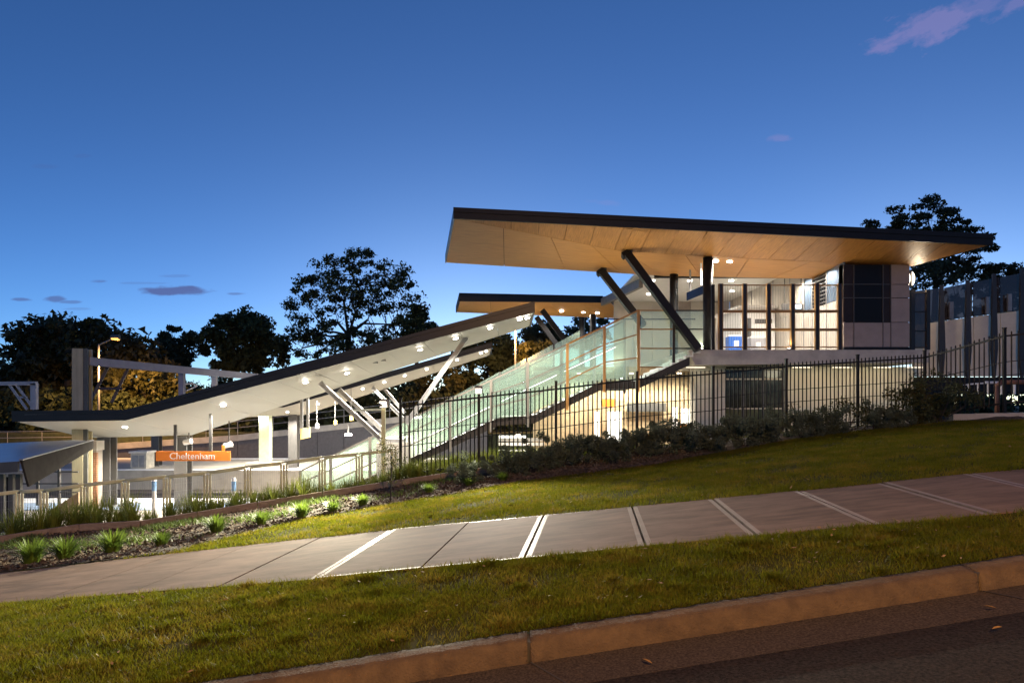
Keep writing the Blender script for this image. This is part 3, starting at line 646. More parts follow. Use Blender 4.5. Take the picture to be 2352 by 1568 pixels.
tree('gum_tree', 'tall eucalyptus with layered crown rising behind the right roof tip', [(1990, 520), (2010, 490), (2050, 462), (2120, 448), (2165, 458), (2175, 475), (2210, 490), (2235, 520), (2280, 545), (2285, 580), (2300, 600), (2280, 640), (2200, 640), (2110, 655), (2100, 600), (2040, 560), (2000, 540)], 62, (2140, 860), 100, .85, 11500, .19, leaf_euc, 7, flat=.4, fork=(2150, 640), trunk_r=.35)
tree('gum_tree', 'dark eucalyptus at the right edge behind the tapered posts', [(2260, 620), (2300, 600), (2340, 595), (2420, 590), (2440, 720), (2290, 720), (2270, 670)], 66, (2340, 860), 60, .8, 5200, .20, leaf_euc, 8, flat=.6, fork=(2340, 720), trunk_r=.3)
tree('gum_tree', 'low dense gum crown directly behind the first tapered posts', [(2095, 600), (2180, 600), (2300, 640), (2350, 690), (2350, 760), (2095, 760)], 58, (2220, 860), 60, .75, 5200, .18, leaf_euc, 14, flat=.6, fork=(2220, 740), trunk_r=.2)
tree('gum_tree', 'gum crown in the gap between inclined canopy and stairs', [(1200, 770), (1230, 750), (1290, 745), (1330, 735), (1400, 735), (1400, 790), (1300, 800), (1190, 830)], 76, (1290, 900), 44, 1.15, 6500, .28, leaf_euc, 9, flat=.6, fork=(1290, 800), trunk_r=.3)
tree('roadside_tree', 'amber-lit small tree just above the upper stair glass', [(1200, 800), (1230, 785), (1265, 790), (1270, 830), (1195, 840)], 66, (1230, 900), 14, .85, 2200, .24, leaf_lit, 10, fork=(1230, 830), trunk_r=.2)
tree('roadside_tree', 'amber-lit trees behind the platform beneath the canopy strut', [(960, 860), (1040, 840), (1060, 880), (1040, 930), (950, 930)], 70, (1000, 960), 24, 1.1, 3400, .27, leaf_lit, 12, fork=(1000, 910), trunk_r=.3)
tree('bushy_tree', 'dark tree mass behind the lower stairs left of the bridge', [(1060, 800), (1180, 770), (1240, 800), (1230, 900), (1060, 930)], 74, (1150, 950), 46, 1.6, 9000, .34, leaf_dark, 13, fork=(1150, 880), trunk_r=.4)
V = []
r = np.random.default_rng(77)
cs = np.stack([r.uniform(-75, 75, 420), r.uniform(84, 110, 420), r.uniform(0, 5.2, 420)], 1); cs[:, 2] *= np.where(cs[:, 0] > 30, .6, 1)
kind(tris('far_treeline', leaf_cloud(cs, r.uniform(1.2, 2.6, 420), 42000, .45, r), leaf_dark), 'stuff')
# dense understorey beyond the railing
cs = np.stack([r.uniform(-55, 10, 300), r.uniform(61, 68, 300), r.uniform(-1, 2.6, 300)], 1)
kind(tris('roadside_undergrowth', leaf_cloud(cs, r.uniform(.8, 1.5, 300), 26000, .30, r), leaf_dark), 'stuff')

# ------------------------------------------------------------------ station ground works
ZP = -2.05; ZT = -3.35
kind(MB().box(-60, 4.2, 22.05, 29.5, ZT, ZP).build('platform_near', plat_m), 'structure')
kind(MB().box(-60, 3, 29.5, 42.3, -3.6, ZT+.12).build('track_bed', ballast_m), 'structure')
kind(MB().box(-60, 30, 42.3, 52, ZT, ZP).build('island_platform', plat_m), 'structure')
kind(MB().box(-60, 30, 52, 57.8, -3.6, ZT+.12).build('far_track_bed', ballast_m), 'structure')
def paving(name, x0, x1, y0, y1, mat, step, parent_name, lab):
    o = bpy.data.objects.new(parent_name, None); COL.objects.link(o); kind(o, 'structure'); o.location = ((x0+x1)/2, y0, ZP)
    x = x0
    me = MB().box(0, step-.015, y0, y1, 0, .02).mesh(name, mat)
    while x < x1: link(name, me, o, loc=(x, 0, ZP+.004)); x += step
paving('coping_slab', -26, 4, 28.2, 29.55, coping_m, 1.5, 'platform_edge', '')
paving('tactile_slab', -26, 0, 26.3, 28.15, tactile_m, 1.5, 'platform_tactile_strip', '')
paving('coping_slab', -40, 3, 42.25, 43.1, coping_m, 1.8, 'island_edge', '')
paving('coping_slab', -40, 3, 51.0, 52.05, coping_m, 1.8, 'island_far_edge', '')
for y in (32.4, 33.9, 37.4, 38.9, 53.8, 55.3):
    kind(MB().beam((-60, y, ZT+.28), (3, y, ZT+.28), .08, .16).build('rail_track', steel_d), 'structure')
# far retaining wall with coping and railing
wl_ = thing('retaining_wall', 'long dark grey retaining wall with pale coping beyond the tracks', 'wall', P(600, 1040, 58))
WP = [(-300, 1040), (255, 1032), (546, 1012), (790, 985), (1000, 960), (1120, 945)]
for (xa, ya), (xb, yb) in zip(WP[:-1], WP[1:]):
    A, B = P(xa, ya, 58), P(xb, yb, 58); k = max(1, int(round((B.x-A.x)/2.4)))
    for i in range(k):
        a, b = A.lerp(B, i/k), A.lerp(B, (i+1)/k)
        MB().prism([(a.x+.02, 58, -3.4), (b.x-.02, 58, -3.4), (b.x-.02, 58, b.z), (a.x+.02, 58, a.z)], (0, .3, 0)).build('panel', dconc_m, wl_)
    MB().prism([A+Vector((0, -.06, .004)), B+Vector((0, -.06, .004)), B+Vector((0, -.06, .5)), A+Vector((0, -.06, .5))], (0, .5, 0)).build('coping', conc_m, wl_)
ra = thing('far_railing', 'thin grey two-rail railing on top of the far retaining wall', 'railing', P(600, 1000, 58.2))
for (xa, ya), (xb, yb) in zip(WP[:-1], WP[1:]):
    A, B = P(xa, ya, 58.2)+Vector((0, 0, .5)), P(xb, yb, 58.2)+Vector((0, 0, .5))
    for z in (1.15, .62): MB().tube(A+Vector((0, 0, z)), B+Vector((0, 0, z)), .03, n=6).build('rail', steel_m, ra)
    k = max(1, int((B.x-A.x)/2.6))
    for i in range(k): q = A.lerp(B, i/k); MB().tube(q, q+Vector((0, 0, 1.15)), .03, n=6).build('post', steel_m, ra)

# ------------------------------------------------------------------ platform canopies
def panels(mat, name, parent, e0, e1, divs, th=.03, gap=.012, vec=(0, 0, 1), back=None):
    """panels between two polylines e0(t), e1(t) cut at the given parameters"""
    for a, b in zip(divs[:-1], divs[1:]):
        A, B, C_, D_ = e0(a), e0(b), e1(b), e1(a)
        if (C_-D_).length < gap and (A-B).length < gap: continue
        c = (A+B+C_+D_)/4
        def ins(p, o1, o2):
            for q in (o1, o2):
                l = (q-p).length
                if l > .05: p = p+(q-p)/l*gap/2
            return p
        q = [ins(A, B, D_), ins(B, A, C_), ins(C_, D_, B), ins(D_, C_, A)]
        if (A-D_).length < .02: q = q[:3]
        MB().prism(q, Vector(vec)*th).build(name, mat, parent)
def poly(pts):
    L = [0]
    for a, b in zip(pts[:-1], pts[1:]): L.append(L[-1]+(b-a).length)
    T = [l/L[-1] for l in L]
    def f(t):
        for i in range(len(pts)-1):
            if t <= T[i+1]+1e-9: return pts[i].lerp(pts[i+1], (t-T[i])/(T[i+1]-T[i]))
        return pts[-1]
    f.T = T; return f
def canopy(name, label, near, valley, far, mats, npan, lights, fascia_h, power, group, lightY):
    c = thing(name, label, 'canopy', valley[1], group)
    fn_, fv, ff = poly(near), poly(valley), poly(far)
    kx = fn_.T[1]; divs = list(np.linspace(0, kx, max(2, int(npan*kx)+1)))+list(np.linspace(kx, 1, int(npan*(1-kx))+1))[1:]
    kv = fv.T[1]
    def mp(f):
        k = f.T[1]; return lambda t: f(t/kx*k if t <= kx else k+(t-kx)/(1-kx)*(1-k))
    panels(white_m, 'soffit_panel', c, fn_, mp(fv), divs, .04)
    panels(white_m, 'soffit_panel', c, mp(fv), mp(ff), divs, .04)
    up = Vector((0, 0, 1))
    for (a, b), tag_ in zip(list(zip(near[:-1], near[1:])), range(9)):
        n_ = MB(); n_.prism([a+Vector((0, -.06, -.03)), b+Vector((0, -.06, -.03)), b+Vector((0, -.06, fascia_h*.62)), a+Vector((0, -.06, fascia_h*.62))], (0, .055, 0)); n_.build('fascia', bronze_m, c)
        n_ = MB(); n_.prism([a+Vector((0, -.085, fascia_h*.62+.005)), b+Vector((0, -.085, fascia_h*.62+.005)), b+Vector((0, -.085, fascia_h)), a+Vector((0, -.085, fascia_h))], (0, .09, 0)); n_.build('gutter', bronze_m, c)
    e0, e1, e2 = near[-1], valley[-1], far[-1]
    MB().prism([e0+Vector((.0, -.06, -.03)), e1+Vector((0, 0, -.03)), e1+up*fascia_h, e0+Vector((0, -.06, fascia_h))], (.05, 0, 0)).build('end_fascia', bronze_m, c)
    MB().prism([e1+Vector((.0, .002, -.03)), e2+Vector((0, 0, -.03)), e2+up*fascia_h, e1+up*fascia_h+Vector((0, .002, 0))], (.05, 0, 0)).build('end_fascia', bronze_m, c)
    m = MB()
    for a, b in zip(near[:-1], near[1:]):
        i = near.index(a); h_ = up*(fascia_h-.02)
        m.add([a+h_, b+h_, valley[i+1]+h_, valley[i]+h_], [(0, 1, 2, 3)]); m.add([valley[i]+h_, valley[i+1]+h_, far[i+1]+h_, far[i]+h_], [(0, 1, 2, 3)])
    m.build('roof_sheet', roofmetal_m, c)
    for (x, y, pw, r_) in lights:
        # on the near wing: find the point between near edge and valley hit by this sight line
        d = P(x, y, 1)-Vector((0, 0, EYE)); best = None
        for i in range(len(near)-1):
            a, b, v0 = near[i], near[i+1], valley[i]; nrm = (b-a).cross(v0-a).normalized()
            t = (a-Vector((0, 0, EYE))).dot(nrm)/d.dot(nrm); q = Vector((0, 0, EYE))+d*t
            if a.x-1.2 <= q.x <= b.x+1.2 and near[0].y-.5 < q.y < far[0].y+1: best = (q, nrm if nrm.z < 0 else -nrm) if best is None or i == len(near)-2 and q.x > near[1].x else best
        if best is None: continue
        q, nd = best
        m = MB(); m.tube(q+nd*-.002, q+nd*.015, .09, .08, n=14); dl = m.build('downlight', lamp_white, c)
        lamp('SPOT', q+nd*.05, power*pw, WARM, c, aim=nd, size=.09, angle=165, blend=.35)
    return c
n0 = [P(30, 966, 23), P(290, 963, 23), P(1225, 716, 23)]
v0 = [P(197, 1005, 27), P(440, 999, 27), P(1216, 749, 27)]
f0 = [Vector((p.x, 30.5, p.z+.5)) for p in v0]
can1 = canopy('platform_canopy', 'large near canopy with white soffit, flat at left then inclined up', n0, v0, f0, None, 14,
              [(287, 981, 1.6, 1), (513, 931, 1.6, 1), (702, 878, 1.4, 1), (797, 857, 1.2, 1), (965, 803, 1, 1), (1047, 777, .8, 1), (1126, 753, .7, 1), (1194, 733, .5, 1), (1211, 730, .5, 1)], .33, 930, 'inclined station canopies', 24.5)
n1 = [P(510, 938, 40), P(652, 934, 40), P(1128, 798, 40)]
v1 = [P(560, 958, 44), P(700, 952, 44), P(1124, 816, 44)]
f1 = [Vector((p.x, 47, p.z+.5)) for p in v1]
can2 = canopy('platform_canopy', 'smaller farther canopy with white soffit seen below the near one', n1, v1, f1, None, 10,
              [(660, 946, 2, 1), (730, 928, 1.6, 1), (833, 893, 1, 1), (883, 878, 1, 1), (930, 863, 1, 1), (980, 848, 1, 1), (1050, 827, 1, 1), (1105, 811, 1, 1), (1117, 807, 1, 1)], 0.3, 1300, 'inclined station canopies', 42)
def far_wing_lights(can, xs, v, f, power):
    for x in xs:
        fv, ff = poly(v), poly(f)
        t = min(1, max(0, next((i/200 for i in range(201) if fv(i/200).x >= x), 1)))
        q = fv(t).lerp(ff(t), .55); nd = (f[0]-v[0]).cross(v[1]-v[0]); nd = Vector((0, .12, -1)).normalized()
        MB().tube(q+Vector((0, 0, -.02)), q+Vector((0, 0, .02)), .11, n=12).build('downlight', lamp_white, can)
        lamp('SPOT', q+Vector((0, 0, -.07)), power, WARM, can, aim=nd, size=.09, angle=168, blend=.3)
far_wing_lights(can1, (-16, -13.2, -10.6, -8, -5.4), v0, f0, 1900)
far_wing_lights(can2, (-17, -13.4, -10.4, -7.4, -4.4), v1, f1, 1600)
# louvre vents on the near soffit
for x, y in ((862, 834), (880, 829)):
    q = P(x, y, 24.6); MB().tube(q, q+Vector((0, 0, .1)), .1, n=10).build('vent', steel_d, can1)
# canopy columns: H sections on the platforms
def hcol(x, y0, y1, Y, w, mat, lb, parent=None, dark=None, zb=ZP):
    A = P(x, y0, Y); c = thing('canopy_column', lb, 'column', (A.x, Y, zb), 'columns carrying the platform canopies')
    m = MB(); m.box(A.x-w/2, A.x+w/2, Y-w/2, Y-w/2+.05, zb, A.z); m.build('flange', mat, c)
    m = MB(); m.box(A.x-w/2, A.x+w/2, Y+w/2-.05, Y+w/2, zb, A.z); m.build('flange', mat, c)
    m = MB(); m.box(A.x-.03, A.x+.03, Y-w/2+.052, Y+w/2-.052, zb, A.z); m.build('web', mat, c)
    MB().box(A.x-w*.75, A.x+w*.75, Y-w*.75, Y+w*.75, zb, zb+.05).build('base_plate', steel_m, c)
    return c
hcol(246, 1004, 0, 27.2, .52, steel_d, 'thick dark canopy column right of the brick pier')
hcol(421, 1002, 0, 27.3, .50, steel_d, 'thick dark canopy column behind the orange name sign')
hcol(675, 945, 0, 44, .55, steel_d, 'dark column of the farther canopy right of the pale mast', zb=ZP)
hcol(360, 1000, 0, 45.5, .5, steel_d, 'slim grey column on the island platform left of the name sign')
for x, y, lb in ((403, 972, 'left'), (484, 948, 'right')):
    pass
# slim posts hanging / standing between soffit and platform
sl = [(524, 962, 1020, 26.2, 'slim dark hanger under the soffit right of the name sign')]
# pale mast behind
mp_ = thing('pale_mast', 'pale green-white mast on a concrete pad on the island platform', 'mast', P(610, 1056, 46))
MB().box(P(610, 0, 46).x-.34, P(610, 0, 46).x+.34, 45.7, 46.3, ZP, P(610, 955, 46).z).build('post', M('pale_green_paint', (.55, .60, .42), .5), mp_)
MB().box(P(610, 0, 46).x-1.1, P(610, 0, 46).x+1.1, 45.2, 46.8, ZP, ZP+.22).build('base', conc_m, mp_)
MB().beam(P(560, 953, 46), P(680, 953, 46), .05, .05).build('tie_rod', steel_d, mp_)
# diagonal struts
def strut(name, lb, a, b, w, h, mat, group):
    o = thing(name, lb, 'strut', b, group)
    d = (Vector(a)-Vector(b)).normalized(); sd = d.cross(Vector((0, 1, 0))).normalized()
    MB().beam(a, b, h*.8, w*.62, up=sd).build('web', mat, o)
    for k in (-1, 1): MB().beam(Vector(a)+Vector(sd)*k*w*.33, Vector(b)+Vector(sd)*k*w*.33, h, .025, up=sd).build('flange', mat, o)
    return o
G1 = 'sloping struts under the inclined canopies'
strut('canopy_strut', 'first grey strut slanting right from the near soffit to the stair foot', P(735, 878, 24.3), P(884, 1017, 25.0), .20, .22, steel_m, G1)
strut('canopy_strut', 'second grey strut parallel to and behind the first', P(779, 894, 26.9), P(884, 992, 27.2), .20, .22, steel_m, G1)
strut('canopy_strut', 'long pale strut leaning right from stair foot up to the high canopy end', P(1072, 775, 24.8), P(934, 972, 25.0), .20, .24, steel_m, G1)
strut('canopy_strut', 'left strut of the farther canopy pair', P(855, 889, 41.5), P(925, 960, 42), .24, .26, steel_m, G1)
strut('canopy_strut', 'right strut of the farther canopy pair', P(882, 893, 43.8), P(930, 948, 44), .24, .26, steel_m, G1)
# footing for the struts
ft = thing('strut_footing', 'grey concrete footing where the canopy struts meet', 'footing', (P(905, 1000, 25.6).x, 26.1, ZP))
A = P(880, 1000, 26); B = P(945, 975, 26)
MB().box(A.x, B.x, 24.7, 27.4, ZP, P(900, 1012, 26).z).build('block', conc_m, ft); MB().box(A.x+.1, B.x-.1, 24.8, 27.3, P(900, 1012, 26).z+.002, P(900, 1004, 26).z).build('bearing_plate', steel_m, ft)

# ------------------------------------------------------------------ mast and overhead gantries
ma = thing('overhead_mast', 'tall square steel mast rising through the left end of the canopy', 'mast', P(183, 1180, 25.2))
A = P(165, 800, 25.0); xw = P(190, 0, 25.0).x
MB().box(A.x, xw, 25.0, 25.06, ZP, A.z).build('flange', mast_m, ma)
MB().box(A.x, xw+.02, 25.5, 25.56, ZP, A.z).build('flange', mast_m, ma)
MB().box(xw-.25, xw-.19, 25.062, 25.498, ZP, A.z).build('web', mast_m, ma)
MB().box(xw+.0, xw+.16, 25.02, 25.08, ZP, A.z).build('shaded_side_plate', M('mast_shadow_steel', (.10, .10, .085), .55), ma)  # dark colour paints the shade on the mast's right face
ga = thing('overhead_gantry', 'long pale grey gantry beam running from the mast over the tracks', 'gantry', P(202, 820, 25.3))
MB().beam(P(200, 829, 25.3), P(600, 866, 36.5), .25, .30).build('beam', gantry_m, ga)
for (x, y0, y1, Y) in ((418, 852, 910, 30.8), (493, 848, 890, 33)):
    MB().beam(P(x, y0, Y), P(x, y1, Y), .22, .22).build('drop_post', gantry_m, ga)
for (a, b) in (((250, 838, 26.6), (206, 924, 26.4)), ((296, 842, 27.4), (256, 924, 27.2)), ((248, 838, 26.6), (298, 842, 27.6)), ((222, 892, 26.5), (280, 892, 27.2))):
    MB().beam(P(*a), P(*b), .10, .10).build('brace', M('dark_gantry_steel', (.07, .065, .08), .5), ga)
for (a, b) in (((424, 882, 31), (440, 880, 31.4)), ((440, 880, 31.4), (453, 886, 31.6)), ((453, 886, 31.6), (428, 897, 31))):
    MB().tube(P(*a), P(*b), .03, n=6).build('bracket', white2_m, ga)
g2 = thing('overhead_gantry', 'small grey braced gantry frame at the far left edge', 'gantry', P(75, 935, 40))
MB().beam(P(-60, 881, 40), P(84, 880, 40), .25, .22).build('beam', gantry_m, g2)
MB().beam(P(79, 880, 40), P(79, 940, 40), .32, .25).build('post', gantry_m, g2)
for a, b in (((22, 884), (62, 940)), ((38, 884), (78, 940)), ((44, 912), (62, 912))): MB().beam(P(*a, 40), P(*b, 40), .12, .1).build('brace', gantry_m, g2)

# street lamp far left
sl_ = thing('street_lamp', 'lit amber street lamp on a slim pole before the fig tree', 'street lamp', P(227, 960, 58))
MB().tube(P(227, 1000, 58), P(227, 790, 58), .11, .07).build('pole', steel_m, sl_, smooth=True)
MB().tube(P(227, 792, 58), P(262, 776, 56.5), .05, .04).build('arm', steel_m, sl_)
L_ = P(265, 776, 56.4)
MB().tube(L_+Vector((-.35, 0, .1)), L_+Vector((.35, 0, .08)), .16, .2, n=10).build('lamp_head', steel_d, sl_)
MB().tube(L_+Vector((-.3, 0, -.02)), L_+Vector((.3, 0, -.04)), .12, .17, n=10).build('lamp_glass', lamp_sodium, sl_)
lamp('SPOT', L_+Vector((0, -.1, -.3)), 17000, SOD, sl_, aim=(0, .5, -1), size=.25, angle=150, blend=.7)

sl3 = thing('street_lamp', 'slim pole of an amber lit street lamp standing behind the high end of the canopy', 'street lamp', P(1184, 930, 62))
MB().tube(P(1184, 960, 62), P(1184, 735, 62), .11, .07).build('pole', steel_m, sl3, smooth=True)
MB().tube(P(1184, 737, 62), P(1170, 728, 61), .05, .04).build('arm', steel_m, sl3)
L3 = P(1168, 728, 61); MB().tube(L3+Vector((.3, 0, .08)), L3+Vector((-.35, 0, .1)), .16, .2, n=10).build('lamp_head', steel_d, sl3)
MB().tube(L3+Vector((.25, 0, -.03)), L3+Vector((-.3, 0, -.02)), .12, .16, n=10).build('lamp_glass', lamp_sodium, sl3)
lamp('SPOT', L3+Vector((0, 0, -.3)), 9000, SOD, sl3, aim=(0, .4, -1), size=.25, angle=150, blend=.7)

# ------------------------------------------------------------------ name sign, cabinet, pier and other platform things
sg = thing('name_sign', 'orange station name sign reading Cheltenham hung below the canopy', 'sign', P(443, 1058, 24.4))
a, b = P(358, 1036, 24.4), P(528, 1058, 24.4)
MB().box(a.x, b.x, 24.4, 24.48, b.z, a.z).build('sign_board', orange_m, sg)
fc = bpy.data.curves.new('lettering', 'FONT'); fc.body = 'Cheltenham'; fc.size = .335; fc.align_x = 'CENTER'; fc.align_y = 'CENTER'; fc.extrude = .004; fc.resolution_u = 3
to = bpy.data.objects.new('lettering', fc); COL.objects.link(to); bpy.context.view_layer.update()
tm = bpy.data.meshes.new_from_object(to.evaluated_get(bpy.context.evaluated_depsgraph_get())); bpy.data.objects.remove(to)
tm.materials.clear(); tm.materials.append(text_m)
for v in tm.vertices:
    x, y, z = v.co; v.co = (x+P(442, 0, 24.4).x, 24.388-z, y+P(0, 1047.5, 24.4).z)
link('lettering', tm, sg)
for x, y0 in ((403, 975), (484, 950)): MB().beam(P(x, y0, 24.44), P(x, 1036, 24.44), .10, .07).build('hanger', steel_d, sg)
q = P(513, 1022, 24.44); MB().box(q.x-.05, q.x+.05, 24.42, 24.46, P(0, 1036, 24.4).z, q.z).build('side_stub', orange_m, sg)
cab = thing('service_cabinet', 'pale square service cabinet standing on the island platform', 'cabinet', P(322, 1076, 43.6))
a, b = P(300, 1036, 43.6), P(336, 1076, 43.6)
MB().box(a.x, b.x, 43.6, 44.6, ZP, a.z-.12).build('body', M('cabinet_paint', (.48, .45, .38), .6, var=.15), cab)
MB().box(a.x-.08, b.x+.08, 43.5, 44.7, a.z-.118, a.z).build('top', M('cabinet_top', (.62, .60, .55), .6), cab)
MB().box(a.x+.12, b.x-.5, 43.57, 43.598, ZP+.1, a.z-.25).build('door', steel_m, cab); MB().box(b.x-.45, b.x-.12, 43.57, 43.598, ZP+.1, a.z-.25).build('door', steel_m, cab)
pr = thing('brick_pier', 'narrow red brick pier between the mast and dark column', 'pier', P(212, 1175, 26.2))
a = P(203, 1034, 26.2); b = P(222, 0, 26.2)
MB().box(a.x+.012, b.x-.012, 26.212, 26.6, ZP, a.z).build('mortar_core', mortar_m, pr)
m = MB(); z = ZP; k = 0
while z < a.z-.08:
    x = a.x-(.0 if k % 2 else .12)
    while x < b.x:
        x0, x1 = max(x, a.x), min(x+.22, b.x)
        if x1-x0 > .03: m.box(x0, x1, 26.2+rng.normal(0, .003), 26.3, z, z+.07)
        x += .235
    z += .083; k += 1
kind(m.build('brickwork', brick_m, pr), 'stuff')
MB().box(a.x-.05, b.x+.03, 26.15, 26.65, a.z+.002, P(0, 1012, 26.2).z).build('cap', conc_m, pr)
le_ = thing('slatted_panel', 'pale slatted panel beside the brick pier', 'panel', P(228, 1160, 26.8))
for k in range(14):
    a = P(224, 1046+k*7, 26.8); b = P(233, 0, 26.8); MB().box(a.x, b.x, 26.8, 26.86, a.z-.05, a.z).build('slat', white2_m, le_)
for x, lb in ((354, 'blue and white marker post near the third balustrade panel'), (537, 'blue and white marker post left of the stair foot')):
    a = P(x, 1096, 23.0); o = thing('marker_post', lb, 'post', (a.x, 23, ZP), 'blue and white marker posts on the near platform')
    MB().tube((a.x, 23, ZP), (a.x, 23, a.z-.45), .07, n=10).build('post', white2_m, o); MB().tube((a.x, 23, a.z-.448), (a.x, 23, a.z-.12), .075, n=10).build('blue_band', M('light_blue', (.25, .45, .75), .5), o); MB().tube((a.x, 23, a.z-.118), (a.x, 23, a.z), .09, .05, n=10).build('cap', white2_m, o)
hy = thing('hanging_sign', 'small yellow sign hung on two white tubes under the soffit', 'sign', P(702, 1005, 27))
MB().beam(P(693, 915, 27), P(693, 984, 27), .10, .10).build('hanger', steel_m, hy); MB().beam(P(707, 908, 28), P(707, 984, 28), .10, .10).build('hanger', steel_m, hy)
a, b = P(690, 984, 26.9), P(694, 1008, 26.9); c_ = P(711, 1000, 28.6); MB().prism([Vector((a.x, 26.9, a.z)), Vector((a.x, 26.9, b.z)), Vector((c_.x, 28.6, b.z)), Vector((c_.x, 28.6, a.z))], (.06, -.06, 0)).build('sign_board', yellow_m, hy)
for (x, y, Y, s, mt, lb) in ((730, 976, 30, .11, text_m, 'small white platform light box hanging right of the yellow sign'), (772, 968, 30, .10, yellow_m, 'small yellow notice hanging below the canopy near the struts'), (809, 958, 26, .10, yellow_m, 'small yellow tag hanging from the pole arm')):
    o = thing('hanging_notice', lb, 'notice', P(x, y, Y), 'small hanging notices'); a = P(x, y, Y)
    MB().box(a.x-s, a.x+s*.4, Y, Y+.06, a.z-s*1.2, a.z+s*.6).build('board', mt, o); MB().tube(a+Vector((-.05, .03, s*.6)), a+Vector((-.05, .03, 1.1)), .015, n=6).build('hanger', steel_m, o)
for (x, y, Y, lb) in ((434, 1013, 26.6, 'security camera on the dark column above the name sign'), (526, 1020, 26.3, 'white loudspeaker hanging at the right end of the name sign')):
    a = P(x, y, Y); o = thing('security_camera', lb, 'camera', a)
    MB().tube(a, a+Vector((0, 0, .9)), .025, n=6).build('stem', steel_d, o); MB().tube(a+Vector((-.16, -.05, -.05)), a+Vector((.14, -.1, .02)), .1, .11, n=10).build('housing', white2_m, o)

# low shelter at the left edge
sh = thing('platform_shelter', 'low shelter with grey-blue metal roof at the left edge', 'shelter', P(30, 1140, 18.5))
rf = [P(-160, 1076, 17.6), P(45, 1063, 17.6), P(210, 1016, 22.2), P(170, 1013, 23), P(-110, 1026, 23)]
MB().prism(rf, (0, 0, .05)).build('roof', roofmetal_m, sh)
MB().prism([rf[1]+Vector((.004, 0, .07)), rf[2]+Vector((.004, 0, .07)), rf[2]+Vector((.004, 0, -.2)), P(62, 1117, 17.8)], (.06, 0, 0)).build('side_panel', M('shelter_side', (.05, .045, .04), .95, spec=.04), sh)
MB().prism([rf[0]+Vector((0, -.06, -.22)), rf[1]+Vector((0, -.06, -.22)), rf[1]+Vector((0, -.06, .05)), rf[0]+Vector((0, -.06, .05))], (0, .055, 0)).build('gutter', steel_d, sh)
MB().beam(rf[1]+Vector((.035, 0, .085)), rf[2]+Vector((.035, 0, .085)), .1, .03).build('verge_cap', steel_m, sh)
for x in (6, 27, 44): MB().beam(P(x, 1088, 18.2), P(x, 1200, 18.2), .12, .1).build('post', steel_d, sh)
MB().box(P(-120, 0, 18.6).x, P(44, 0, 18.6).x, 18.6, 18.7, ZP+.6, P(0, 1095, 18.6).z).build('back_panel', charcoal_m, sh)
# low frame fence seen under the shelter roof
ff_ = thing('platform_barrier', 'dark framed barrier behind the shelter at left', 'railing', P(110, 1150, 24))
for x in (87, 136): MB().beam(P(x, 1075, 24), P(x, 1160, 24), .08, .08).build('post', steel_d, ff_)
for y in (1083, 1110, 1130): MB().beam(P(52, y, 24), P(180, y, 24), .05, .05).build('rail', steel_d, ff_)
MB().prism([P(110, 1175, 22.6), P(180, 1130, 22.6), P(180, 1190, 22.6), P(100, 1200, 22.6)], (0, .2, 0)).build('infill_panel', tan_m, ff_)

# ------------------------------------------------------------------ stairs
st = thing('glazed_staircase', 'long staircase with frosted glass sides climbing from platform to concourse', 'staircase', P(700, 1145, 25.3))
YN, YF = 25.3, 28.4
def zx(x, y, Y=YN): p = P(x, y, Y); return p.x, p.z
# stringer bottom line (near face)
SB = [(1585, 838), (1465, 893), (1385, 893), (1227, 972), (1145, 977), (700, 1183)]
SBw = [zx(*q) for q in SB]
def zs(x):   # bottom of stringer at world x
    xs = [q[0] for q in SBw][::-1]; z_ = [q[1] for q in SBw][::-1]; return float(np.interp(x, xs, z_))
for Y in (YN+.06, YF-.06):
    for (xa, za), (xb, zb) in zip(SBw[:-1], SBw[1:]):
        MB().prism([(xa, Y, za), (xb, Y, zb), (xb, Y, zb+.30), (xa, Y, za+.30)], (0, .08, 0)).build('stringer', bronze_m if Y < 26 else steel_d, st)
stair_steel = M('stair_frame_steel', (.13, .118, .10), .5, var=.08)
tread_m = M('stair_tread', (.72, .73, .69), .6, var=.05)
def flight(xa, za, xb, zb, n):
    for k in range(n):
        x0 = xa+(xb-xa)*k/n; x1 = xa+(xb-xa)*(k+1)/n; z = za+(zb-za)*(k+.5)/n
        MB().box(x1-.01, x0+.03, YN+.16, YF-.16, z-.05, z).build('tread', tread_m, st)
        MB().box(x1+.0, x1+.025, YN+.16, YF-.16, z+(zb-za)/n, z-.052).build('riser', tread_m, st)
(x0, z0), (x1, z1), (x2, z2), (x3, z3), (x4, z4), (x5, z5) = SBw
flight(x0+.4, 4.05, x1, z1+.25, 9); flight(x2, z2+.25, x3, z3+.25, 8); flight(x4, z4+.25, x5, ZP+.1, 20)
MB().box(x2, x1, YN+.16, YF-.16, z1+.13, z1+.25).build('landing', conc_m, st); MB().box(x4, x3, YN+.16, YF-.16, z3+.13, z3+.25).build('landing', conc_m, st)
